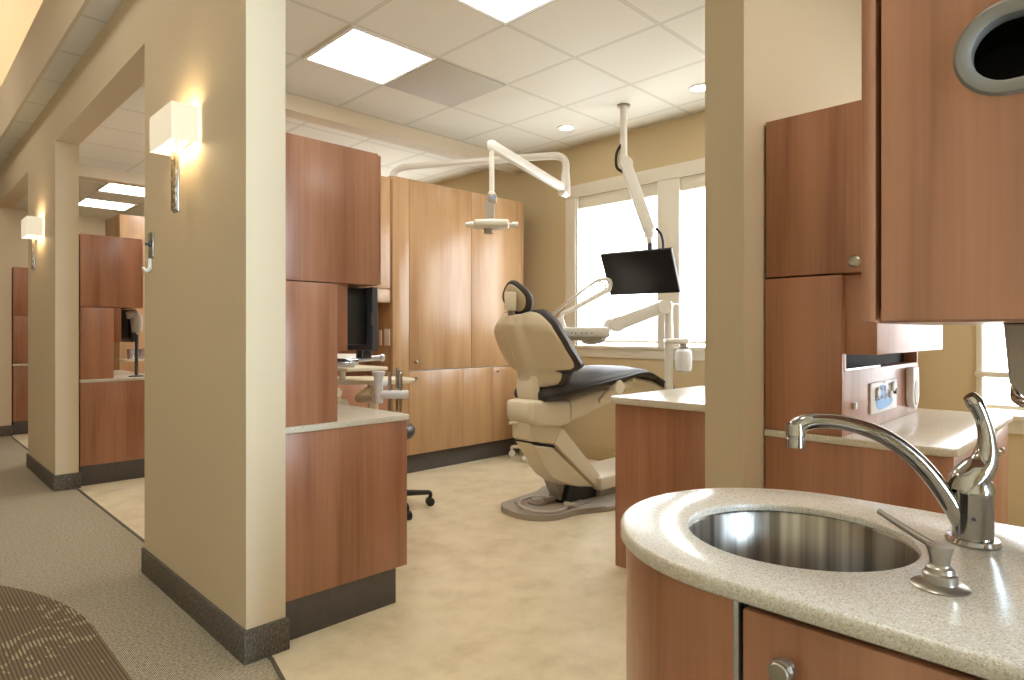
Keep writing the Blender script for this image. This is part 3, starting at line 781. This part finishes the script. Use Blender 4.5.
# soap pump
sx_, sy_ = 1.003, .193
so = thing('soap_pump', 'short brushed nickel soap pump on the counter before the faucet', 'soap dispenser', (sx_, sy_, HC))
MB().lathe([(.033, 0), (.0345, .002), (.031, .005), (.022, .007), (.0205, .0075), (.0205, .019), (.0175, .021), (.0165, .027), (.0135, .029), (.0125, .031)], (sx_, sy_, HC), n=30).build('collar', M['nickel'], so)
MB().lathe([(.0115, .030), (.0125, .040), (.0158, .053), (.016, .056), (.001, .057)], (sx_, sy_, HC), n=26).build('pump_head', M['nickel'], so)
MB().tube([(sx_, sy_, HC+.051), (sx_+.022, sy_+.037, HC+.060), (sx_+.048, sy_+.086, HC+.075)], [.0058, .0052, .0040], 12).build('nozzle', M['nickel'], so)

# upper cabinet over the sink
uc = thing('upper_cabinet', 'cherry wall cabinet with grey-rimmed oval slot above the sink', 'cabinet', (1.22, 0, 1.165))
XF = 1.02
MB().box(XF, 1.4195, .2745, .2945, 1.165, 1.96, .003).build('side_panel', M['wood'], uc)
t = MB(); t.box(XF+.02, 1.4195, -.90, .2745, 1.165, 1.185); t.box(XF+.02, 1.4195, -.90, .2745, 1.94, 1.96); t.box(1.40, 1.4195, -.9, .2745, 1.185, 1.94); t.box(XF, 1.4195, -.92, -.90, 1.165, 1.96)
t.build('carcass', M['wood'], uc)
# door with the slot cut out
def stadium(cy, cz, L, r, n=14):
    return [(cy+L+r*math.cos(a), cz+r*math.sin(a)) for a in [-PI/2+PI*i/n for i in range(n+1)]]+[(cy-L+r*math.cos(a), cz+r*math.sin(a)) for a in [PI/2+PI*i/n for i in range(n+1)]]
def tocorner(cy, cz, y0, y1, z0, z1, pts):
    out = []
    for y, z in pts:
        dy_, dz_ = y-cy, z-cz; s_ = min([((y1-cy)/dy_ if dy_ > 0 else (y0-cy)/dy_) if abs(dy_) > 1e-9 else 9e9, ((z1-cz)/dz_ if dz_ > 0 else (z0-cz)/dz_) if abs(dz_) > 1e-9 else 9e9])
        out.append((cy+dy_*s_, cz+dz_*s_))
    return out
dcy, dcz, dL, dR = .045, 1.516, .075, .054
dy0, dy1, dz0, dz1 = -.172, .2675, 1.168, 1.957
sp_ = stadium(dcy, dcz, dL, dR, 30); op_ = tocorner(dcy, dcz, dy0, dy1, dz0, dz1, sp_)
for cyy, czz in ((dy0, dz0), (dy0, dz1), (dy1, dz0), (dy1, dz1)):
    k = min(range(len(op_)), key=lambda i: (op_[i][0]-cyy)**2+(op_[i][1]-czz)**2); op_[k] = (cyy, czz)
def L3(pp, x): return [(x, y, z) for y, z in pp]
d = MB().loops([L3(sp_, XF), L3(op_, XF), L3(op_, XF+.019), L3(sp_, XF+.019)]).build('door', M['wood'], uc)
so_ = stadium(dcy, dcz, dL, dR+.008, 30); si_ = stadium(dcy, dcz, dL, dR-.012, 30)
MB().loops([L3(si_, XF-.001), L3(stadium(dcy, dcz, dL, dR-.008, 30), XF-.004), L3(stadium(dcy, dcz, dL, dR+.004, 30), XF-.004), L3(so_, XF-.0005), L3(sp_, XF+.001), L3(si_, XF+.022)]).build('slot_ring', M['grey_ring'], d)
MB().box(XF, XF+.019, -.62, -.178, 1.168, 1.957, .002).build('door', M['wood'], uc)
t = MB(); t.rings([L3(stadium(dcy, dcz, dL+.02, dR+.02, 20), XF+.024), L3(stadium(dcy, dcz, dL+.02, dR+.02, 20), XF+.2)], cap=False)
t.box(XF+.2, XF+.21, dcy-.16, dcy+.16, dcz-.09, dcz+.09)
t.build('slot_cavity', M['black'], uc)

# ------------------------------------------------------------------ dental chair
YC = 2.72
ch = thing('dental_chair', 'cream dental chair with dark upholstery seen from behind', 'dental chair', (3.3, YC, 0))
# base plate
bp = [(2.83, 2.93)]+[(2.99+.20*math.cos(a), 2.765+.225*math.sin(a)) for a in [PI*.82+PI*.66*i/14 for i in range(15)]]+[(3.10, 2.53), (3.22, 2.50), (3.30, 2.44), (3.5, 2.40), (4.2, 2.42), (4.26, 2.5), (4.26, 3.05), (4.1, 3.12), (3.4, 3.10), (3.28, 3.02), (2.90, 3.0)]
MB().prism(bp, 0, .035, 'xy', .012, 3).build('base_plate', M['greyplastic'], ch)
MB().prism([(2.88, 2.74), (2.93, 2.62), (3.05, 2.575), (3.3, 2.575), (3.3, 2.93), (2.95, 2.93)], .035, .042, 'xy', .004).build('foot_pad', M['greyplastic'], ch)
MB().box(3.43, 4.20, 2.58, 2.95, .085, .175, .015, 3).build('pump_cover', M['cream'], ch)
MB().box(3.47, 4.16, 2.62, 2.92, .035, .085).build('pump_base', M['greyplastic'], ch)
# lift arm
k_ = .957
S_ = lambda X, Z: (X*k_, 1.15+(Z-1.15)*k_)
arm = [S_(2.925, .447), S_(3.146, .40), S_(3.60, .05), S_(3.41, .09), S_(3.22, .138), S_(3.14, .195), S_(3.07, .265)]
MB().prism(arm, YC-.085, YC+.06, 'xz', .02, 4).build('lift_cover', M['cream_dark'], ch)
rid = [S_(3.140, .425), S_(3.205, .508), S_(3.235, .505), S_(3.665, .10), S_(3.63, .05), S_(3.60, .045)]
MB().prism(rid, YC-.10, YC+.115, 'xz', .008, 2).build('lift_rail', M['cream'], ch)
blk = [S_(2.905, .577), S_(2.908, .475), S_(2.93, .458), S_(3.146, .412), S_(3.175, .45), S_(3.205, .51), S_(3.24, .545), S_(3.2, .58)]
MB().prism(blk, YC-.09, YC+.07, 'xz', .02, 4).build('upper_link', M['cream_dark'], ch)
MB().prism([S_(2.95, .455), S_(3.14, .408), S_(3.16, .40), S_(3.15, .38), S_(2.95, .43)], YC-.08, YC+.09, 'xz').build('link_shade', M['black'], ch)  # black insert standing in for the shade between the links
MB().prism([(3.02, .30), (3.08, .26), (3.24, .12), (3.36, .035), (3.16, .035), (3.10, .14)], YC-.03, YC+.06, 'xz', .006).build('pivot_leg', M['greyplastic'], ch)
MB().prism([(3.14, .035), (3.46, .035), (3.46, .13), (3.30, .12), (3.18, .16)], YC-.07, YC+.08, 'xz').build('mechanism', M['black'], ch)
# rear box and seat shell
MB().loft([(2.772, YC, .085, .63, .725), (2.79, YC, .118, .60, .738), (2.84, YC, .125, .575, .742), (2.95, YC, .125, .565, .735), (3.08, YC, .125, .555, .725), (3.13, YC, .12, .56, .72)], 36, 5).build('seat_mount', M['cream'], ch)
MB().loft([(3.132, YC, .13, .565, .735), (3.3, YC, .15, .60, .775), (3.55, YC, .15, .665, .80), (3.8, YC, .13, .75, .84)], 32, 3.5).build('seat_shell', M['cream'], ch)
MB().loft([(3.80, YC, .14, .79, .85), (4.05, YC, .15, .745, .805), (4.28, YC, .13, .69, .725)], 28, 4).build('legrest_shell', M['cream'], ch)
MB().lathe([(.045, 0), (.05, .006), (.05, .05), (.045, .056)], (3.46, YC-.215, .79), (0, -1, 0), 24).cyl((3.46, YC-.16, .79), (3.46, YC-.22, .79), .03).build('pivot_cap', M['cream'], ch)
MB().obox((3.40, YC-.20, .74), .16, .03, .04, (.8, 0, .55), (0, 1, 0), .008).build('armrest_stub', M['cream'], ch)
MB().tube([(2.82, YC+.0, .595), (2.775, YC+.03, .595), (2.755, YC+.06, .593)], .010, 8).build('release_lever', M['cream'], ch)
# seat upholstery
su = MB().loft([(2.87, YC, .10, .735, .78), (2.89, YC, .15, .722, .80), (3.0, YC, .22, .728, .85), (3.2, YC, .265, .752, .895), (3.5, YC, .265, .79, .918), (3.72, YC, .25, .83, .918), (3.85, YC, .24, .838, .90), (3.90, YC, .238, .83, .875), (4.05, YC, .21, .795, .828), (4.32, YC, .175, .705, .738), (4.35, YC, .15, .71, .725)], 40, 2.8).build('seat_cushion', M['vinyl'], ch)
# piping seam along the seat side
for sgn in (-1, 1):
    MB().tube([(2.92, YC+sgn*.172, .765), (3.0, YC+sgn*.223, .788), (3.2, YC+sgn*.268, .823), (3.5, YC+sgn*.268, .854), (3.72, YC+sgn*.253, .874), (3.86, YC+sgn*.242, .868), (4.05, YC+sgn*.213, .812), (4.31, YC+sgn*.178, .722)], .006, 8).build('piping', M['black'], su)
# backrest
def interp(tab, z):
    if z <= tab[0][0]: return tab[0][1]
    for (a, b1), (c, d1) in zip(tab, tab[1:]):
        if z <= c:
            t_ = (z-a)/(c-a); return b1+(d1-b1)*t_
    return tab[-1][1]
W = [(.815, .13), (.83, .172), (.86, .195), (.895, .20), (.915, .212), (.925, .262), (.94, .292), (.965, .303), (1.0, .30), (1.1, .285), (1.16, .268), (1.20, .245), (1.235, .208), (1.262, .172), (1.278, .135), (1.284, .11)]
XE = [(.815, 2.95), (.90, 2.965), (.95, 2.965), (1.05, 2.88), (1.16, 2.805), (1.284, 2.785)]
XC = [(.815, 2.86), (.90, 2.845), (1.0, 2.81), (1.1, 2.765), (1.2, 2.735), (1.284, 2.74)]
def back_sheet(off, wm, zoff, nu=24, zs=None, sc=1.0):
    rows = []
    for z in zs:
        w = interp(W, z)*wm[0]+wm[1]; row = []
        for i in range(nu+1):
            u = -1+2*i/nu
            y = w*u; full = .30
            q = min(1, (abs(u))**2)
            ridge = .036*math.exp(-(y/(.075-.03*(z-.815)/.47))**6)
            x = interp(XC, z)*(1-q)+interp(XE, z)*q - (ridge if off == 0 else 0) + off
            dip = .028*math.exp(-(y/.07)**2)*max(0, (z-1.2)/.084)
            row.append((x, YC+y, 1.05+(z-1.05)*sc+zoff-dip))
        rows.append(row)
    return rows
def solid(front, back):
    t = MB(); nr, nc = len(front), len(front[0])
    F_ = [[t.bm.verts.new(p) for p in r] for r in front]; B_ = [[t.bm.verts.new(p) for p in r] for r in back]
    for G in (F_, B_):
        for i in range(nr-1):
            for j in range(nc-1): t.bm.faces.new((G[i][j], G[i][j+1], G[i+1][j+1], G[i+1][j]))
    for i in range(nr-1):
        for j in (0, nc-1): t.bm.faces.new((F_[i][j], F_[i+1][j], B_[i+1][j], B_[i][j]))
    for j in range(nc-1):
        for i in (0, nr-1): t.bm.faces.new((F_[i][j], F_[i][j+1], B_[i][j+1], B_[i][j]))
    return t
zs = [.815+(1.284-.815)*i/46 for i in range(47)]
bs = solid(back_sheet(0, (1, -.012), 0, zs=zs), back_sheet(.035, (1, -.02), 0, zs=zs)).build('back_shell', M['cream_dark'], ch, angle=55)
t = solid(back_sheet(.0355, (1, .016), -.002, zs=zs, sc=1.05), back_sheet(.095, (.94, .01), .006, zs=zs, sc=1.04))
bc = t.build('back_cushion', M['vinyl'], ch, angle=70)
for o_, wd in ((bs, .006), (bc, .012)):
    md = o_.modifiers.new('soft', 'BEVEL'); md.width = wd; md.segments = 2; md.limit_method = 'ANGLE'; md.angle_limit = math.radians(50)
# support column between box and back
MB().rings([[(x+.018*math.sin(a) if False else x+dx_, YC+dy_, z) for dx_, dy_ in ((-.035, -.06), (-.042, 0), (-.035, .06), (0, .078), (.03, .075), (.03, -.075), (0, -.078))] for x, z in ((2.89, .70), (2.865, .745), (2.855, .80), (2.858, .85), (2.865, .885))]).build('back_support', M['cream'], ch, angle=50)
# headrest
hr = [(2.862, 0)]
def hring(sc, x):
    out = []
    for i in range(28):
        a = 2*PI*i/28; c, s_ = math.cos(a), math.sin(a)
        wz = .105*s_; wy = .116*c*(1-.42*max(0, s_)**1.4)*(1-.10*max(0, -s_))
        out.append((x-.037*s_+.02, YC+.005+wy*sc, 1.365+wz*sc))
    return out
MB().rings([hring(.78, 2.728), hring(.96, 2.730), hring(1.02, 2.742), hring(1.02, 2.758), hring(.94, 2.778), hring(.75, 2.79)]).build('headrest', M['vinyl'], ch, angle=60)
MB().rings([hring(.72, 2.722), hring(.78, 2.726), hring(.78, 2.735)]).build('headrest_plate', M['cream_dark'], ch)
MB().box(2.692, 2.735, YC-.03, YC+.042, 1.285, 1.40, .010, 3).build('headrest_bracket', M['cream'], ch)
MB().box(2.712, 2.728, YC-.02, YC+.03, 1.20, 1.30, .004).build('headrest_post', M['nickel'], ch)

# foot control with looped hose on the base plate
fc = thing('foot_control', 'round grey foot pedal with looped hose on the chair base', 'foot pedal', (3.0, 2.74, .042))
MB().lathe([(.062, 0), (.06, .012), (.045, .02), (.04, .03), (.012, .034), (.001, .034)], (3.03, 2.80, .0425), n=28).box(3.06, 3.17, 2.74, 2.78, .043, .075, .006).build('pedal', M['greyplastic'], fc)
ring = [(3.0+.155*math.cos(a), 2.72+.15*math.sin(a), .055+.01*math.sin(a)) for a in [PI*(.1+1.75*i/16) for i in range(17)]]
MB().tube([(3.35, 2.80, .15), (3.28, 2.84, .12)]+ring+[(3.12, 2.56, .06), (3.06, 2.60, .06)], .009, 10, 4).build('hose', M['hose'], fc)

# ------------------------------------------------------------------ delivery unit on its post
du = thing('delivery_unit', 'white instrument delivery arm on a post before the window', 'dental delivery unit', (4.15, 2.50, 0))
PX, PY = 4.15, 2.50
MB().lathe([(.10, 0), (.10, .012), (.036, .02), (.032, .03), (.032, 1.22)], (PX, PY, 0), n=24).build('post', M['white'], du)
MB().lathe([(.029, 1.22), (.029, 1.34), (.034, 1.36), (.020, 1.385), (.001, 1.388)], (PX, PY, 0), n=24).build('swivel', M['white'], du)
a1, a2 = Vector((4.12, 2.53, 1.345)), Vector((3.86, 2.76, 1.215))
ax = (a2-a1).normalized(); ay = Vector((0, 0, 1)).cross(ax).normalized()
MB().obox((a1+a2)/2, (a2-a1).length, .07, .095, ax, ay, .018).build('arm', M['white'], du)
MB().cyl(a1-ay*.045, a1+ay*.045, .052, n=24).build('joint', M['white'], du)
MB().cyl(a2-ay*.045, a2+ay*.045, .055, n=24).build('joint', M['white'], du)
hc_ = Vector((3.60, 2.86, 1.155)); hx = Vector((.7071, -.7071, 0)); hy_ = Vector((.7071, .7071, 0))
MB().tube([a2, a2-hx*.06+Vector((0, 0, .005)), a2-hx*.085-Vector((0, 0, .06)), a2-hx*.13-Vector((0, 0, .115)), a2-hx*.22-Vector((0, 0, .125)), hc_-Vector((0, 0, .055))], [.032, .034, .03, .028, .026, .022], 14).build('drop_arm', M['white'], du)
hd = MB().obox(hc_, .34, .22, .075, hx, hy_, .02).build('control_head', M['white'], du)
tl = MB(); tl.obox(hc_-Vector((0, 0, .045)), .24, .16, .03, hx, hy_, .012); tl.build('underside', M['cream_dark'], hd)
tb = MB()
for q in (-.10, -.075, -.03, .0, .04): tb.obox(hc_+hx*q-hy_*.111+Vector((0, 0, -.005)), .008, .004, .008, hx, hy_)
tb.build('button', M['darkgrey'], hd)
def HV(px_, py_): # offsets on the plane of the head, along hx and up
    return hc_+hx*px_+Vector((0, 0, py_))
MB().tube([HV(-.27, .095), HV(-.10, .235), HV(.06, .355), HV(.135, .385), HV(.185, .37), HV(.175, .31), HV(.13, .285), HV(-.08, .17), HV(-.16, .13), HV(-.17, .06)], [.010, .010, .011, .012, .014, .018, .018, .017, .017, .02], 12).build('whip_arm', M['white'], du)
MB().tube([HV(.10, .37), HV(.14, .355), HV(.155, .32), HV(.12, .285)], .007, 10).build('whip_loop', M['white'], du)
MB().tube([HV(-.27, .10)+hy_*(-.02), HV(-.10, .237)+hy_*(-.02), HV(.05, .35)+hy_*(-.02)], .004, 8).build('whip_rod', M['nickel'], du)
MB().obox(hc_+hx*(-.17)+Vector((0, 0, .06)), .06, .08, .10, (hx+Vector((0, 0, .3))), hy_, .018).build('whip_socket', M['white'], du)
MB().loft([(-.11, 0, .05, 0, .03), (-.09, 0, .06, 0, .038), (.0, 0, .06, 0, .046), (.03, 0, .05, 0, .044), (.045, 0, .04, 0, .03)], 20, 4)
hb = MB(); hb.obox(Vector((PX+.035, PY-.04, 1.09)), .17, .09, .04, hx, hy_, .012); hb.build('bottle_bracket', M['white'], du)
BX, BY = PX+.065, PY-.085
wb = thing('water_bottle', 'white water bottle hanging from the delivery post', 'bottle', (BX, BY, .86))
MB().lathe([(.030, 0), (.055, .01), (.060, .04), (.063, .10), (.058, .155), (.035, .172), (.030, .175)], (BX, BY, .86), n=28).build('body', M['white2'], wb)
MB().lathe([(.040, 0), (.040, .012), (.026, .014), (.026, .034)], (BX, BY, 1.036), n=24).build('cap', M['greyplastic'], wb)
MB().cyl((PX+.10, PY-.03, 1.09), (PX+.10, PY-.03, 1.36), .006).tube([(PX+.10, PY-.03, 1.35), (PX+.08, PY-.02, 1.37), (PX+.03, PY, 1.36)], .006, 8).build('hose', M['white'], du)

# ------------------------------------------------------------------ patient monitor on the ceiling pole
pm = thing('patient_monitor', 'black flat monitor hanging from a white ceiling pole by the window', 'monitor', (4.025, 2.816, CH))
MB().lathe([(.05, -.012), (.052, -.004), (.05, 0)], (4.025, 2.816, CH), n=28).build('ceiling_flange', M['nickel'], pm)
MB().cyl((4.025, 2.816, 2.50), (4.025, 2.816, CH-.012), .027, n=22).lathe([(.034, 2.44), (.034, 2.505), (.027, 2.515)], (4.025, 2.816, 0), n=22).build('pole', M['white'], pm)
b1, b2 = Vector((4.03, 2.80, 2.44)), Vector((4.05, 2.60, 1.90))
ax = (b2-b1).normalized(); ay = Vector((.7071, .7071, 0))
MB().obox((b1+b2)/2-ax*.01, (b2-b1).length, .06, .085, ax, ay, .014).lathe([(.05, -.035), (.05, .035)], b1, ay, 24).build('arm', M['white'], pm)
MB().lathe([(.036, 0), (.036, .05), (.02, .055), (.018, .10)], b2-ax*.01, (0, 0, -1), 18).build('swivel', M['white'], pm)
cm = Vector((3.926, 2.605, 1.592)); yaw, tilt = -1.448, .491
mt = Matrix.Translation(cm) @ Matrix.Rotation(yaw, 4, 'Z') @ Matrix.Rotation(tilt, 4, 'X')
t = MB(); t.box(-.28, .28, -.015, .018, -.1675, .1675, .004); q = MB(); q.merge(t, mt); bz = q.build('bezel', M['black'], pm)
t = MB(); t.box(-.27, .27, -.0165, -.0145, -.157, .157); q = MB(); q.merge(t, mt); q.build('screen', M['screen'], bz)
t = MB(); t.box(-.12, .12, .018, .05, -.09, .09, .008); q = MB(); q.merge(t, mt); q.build('rear_housing', M['black'], pm)
mp_ = mt @ Vector((0, .05, .02))
MB().tube([b2+Vector((0, 0, -.08)), b2+Vector((0, 0, -.14)), (mp_+b2)/2+Vector((.03, 0, -.08)), mp_], .018, 12).build('tilt_bracket', M['darkgrey'], pm)
MB().tube([b2+Vector((.03, -.03, .03)), b2+Vector((.05, -.07, -.03)), b2+Vector((.04, -.08, -.15)), mp_+Vector((.01, -.05, 0))], .011, 10).build('cable', M['black'], pm)
MB().tube([b1+Vector((-.02, .03, .15)), b1+Vector((-.05, .05, .08)), b1+Vector((-.05, .05, -.02)), b1+Vector((-.01, .02, -.06))], .011, 10).build('cable', M['black'], pm)

# ------------------------------------------------------------------ operating light over the tall cabinet
ol = thing('operating_light', 'white dental lamp on a jointed arm above the tall cabinets', 'dental lamp', (2.96, 4.33, 2.40))
EX, EY = 3.68, 3.105
MB().lathe([(.05, 0), (.05, .01), (.024, .014)], (2.95, 4.32, 2.40), n=20).tube([(2.95, 4.32, 2.40), (2.955, 4.31, 2.45), (2.99, 4.25, 2.487), (3.07, 4.12, 2.497), (3.4, 3.57, 2.50), (3.60, 3.24, 2.502), (3.66, 3.14, 2.49), (EX, EY, 2.44), (EX, EY, 2.36)], .028, 16, 8).build('wall_tube', M['white'], ol)
MB().lathe([(.034, 2.19), (.036, 2.20), (.036, 2.30), (.030, 2.37)], (EX, EY, 0), n=22).build('sleeve', M['white'], ol)
c1, c2 = Vector((3.62, 3.07, 2.245)), Vector((2.575, 2.745, 2.265))
c1 = Vector((3.60, 3.08, 2.24)); 
pa = MB(); pa.cyl((EX, EY, 2.205), (3.60, 3.08, 2.205), .03, n=16); pa.obox((c1+c2)/2, (c2-c1).length+.05, .05, .065, c2-c1, Vector((0, 0, 1)).cross(c2-c1), .018); pa.build('arm', M['white'], ol)
MB().cyl((2.575, 2.745, 2.26), (2.575, 2.745, 1.975), .015, n=16).lathe([(.022, 1.965), (.022, 1.985), (.015, 1.99)], (2.575, 2.745, 0), n=16).build('drop_rod', M['white'], ol)
hx2 = Vector((.7071, -.7071, 0)); hy2 = Vector((.7071, .7071, 0)); hp_ = Vector((2.575, 2.745, 0))
MB().obox(hp_+Vector((0, 0, 1.95)), .062, .05, .06, hx2, hy2, .018).obox(hp_-hx2*.012+Vector((0, 0, 1.875)), .055, .035, .13, hx2+Vector((0, 0, .0)), hy2, .008).build('yoke', M['greyplastic'], ol)
MB().obox(hp_+hx2*.01-hy2*.026+Vector((0, 0, 1.952)), .018, .003, .016, hx2, hy2).build('badge', M['blue'], ol)
t = MB(); t.loft([(-.105, 0, .05, -.012, .014), (-.095, 0, .075, -.022, .024), (0, 0, .085, -.026, .026), (.095, 0, .075, -.022, .024), (.102, 0, .06, -.014, .016)], 24, 4)
mt2 = Matrix.Translation(hp_-hx2*.0+Vector((0, 0, 1.795))) @ Matrix((hx2, hy2, Vector((0, 0, 1)))).transposed().to_4x4()
q = MB(); q.merge(t, mt2); q.build('lamp_head', M['white'], ol)
hz = hp_+Vector((0, 0, 1.795))
MB().tube([hz-hx2*.09, hz-hx2*.12, hz-hx2*.155], [.018, .020, .012], 12).build('handle', M['white'], ol)
MB().cyl(hz+hx2*.09, hz+hx2*.125, .010).cyl(hz+hx2*.122, hz+hx2*.155, .017).build('handle', M['white'], ol)
MB().cyl(hz-hx2*.02-Vector((0, 0, .02)), hz-hx2*.02-Vector((0, 0, .052)), .028, n=20).build('lens', M['greyplastic'], ol)

# ------------------------------------------------------------------ stools
def stool(x, y, label, mats, hgt, rb=.29, rot=0, n=5):
    r = thing('operator_stool', label, 'stool', (x, y, 0), 'operator stools')
    t = MB(); t.lathe([(.03, .075), (.03, .14), (.022, .16), (.022, hgt-.05)], (x, y, 0), n=18)
    for k in range(n):
        a = rot+2*PI*k/n; c, s_ = math.cos(a), math.sin(a)
        t.tube([(x, y, .105), (x+rb*.8*c, y+rb*.8*s_, .092), (x+rb*c, y+rb*s_, .085), (x+rb*c, y+rb*s_, .05)], [.026, .017, .014, .012], 10, 4)
    t.build('base', M[mats[0]], r)
    for k in range(n):
        a = rot+2*PI*k/n; c, s_ = math.cos(a), math.sin(a); cx, cy = x+rb*c, y+rb*s_
        MB().cyl((cx-.022*s_, cy+.022*c, .028), (cx+.022*s_, cy-.022*c, .028), .028, n=18).build('caster', M[mats[1]], r)
    MB().lathe([(.10, -.05), (.17, -.035), (.188, -.01), (.188, .02), (.17, .045), (.10, .056), (.001, .058)], (x, y, hgt), n=36).build('seat', M[mats[2]], r)
stool(2.33, 3.49, 'dark round operator stool half hidden behind the near base cabinet', ('black', 'black', 'darkgrey'), .505, .29, -.45)
stool(4.304, 3.97, 'cream stool behind the dental chair with white casters', ('cream', 'white', 'cream_dark'), .50, .24, 2.17)

# ------------------------------------------------------------------ camera, world, colour
cam = bpy.data.cameras.new('camera'); co = bpy.data.objects.new('camera', cam); COL.objects.link(co)
cam.sensor_fit = 'HORIZONTAL'; cam.sensor_width = 36; cam.lens = 632/1024*36
co.location = (0, 0, 1.15); co.rotation_euler = (PI/2, 0, -PI/4)
cam.shift_y = -(340-333)/1024
cam.clip_start = .05
SC.camera = co
w = bpy.data.worlds.new('world'); SC.world = w; w.use_nodes = True
bg = w.node_tree.nodes['Background']; bg.inputs[0].default_value = (.8, .9, 1, 1); bg.inputs[1].default_value = .4
vs = SC.view_settings
vs.view_transform = 'Standard'; vs.look = 'None'; vs.exposure = 0.5; vs.gamma = 1.0; vs.use_curve_mapping = False
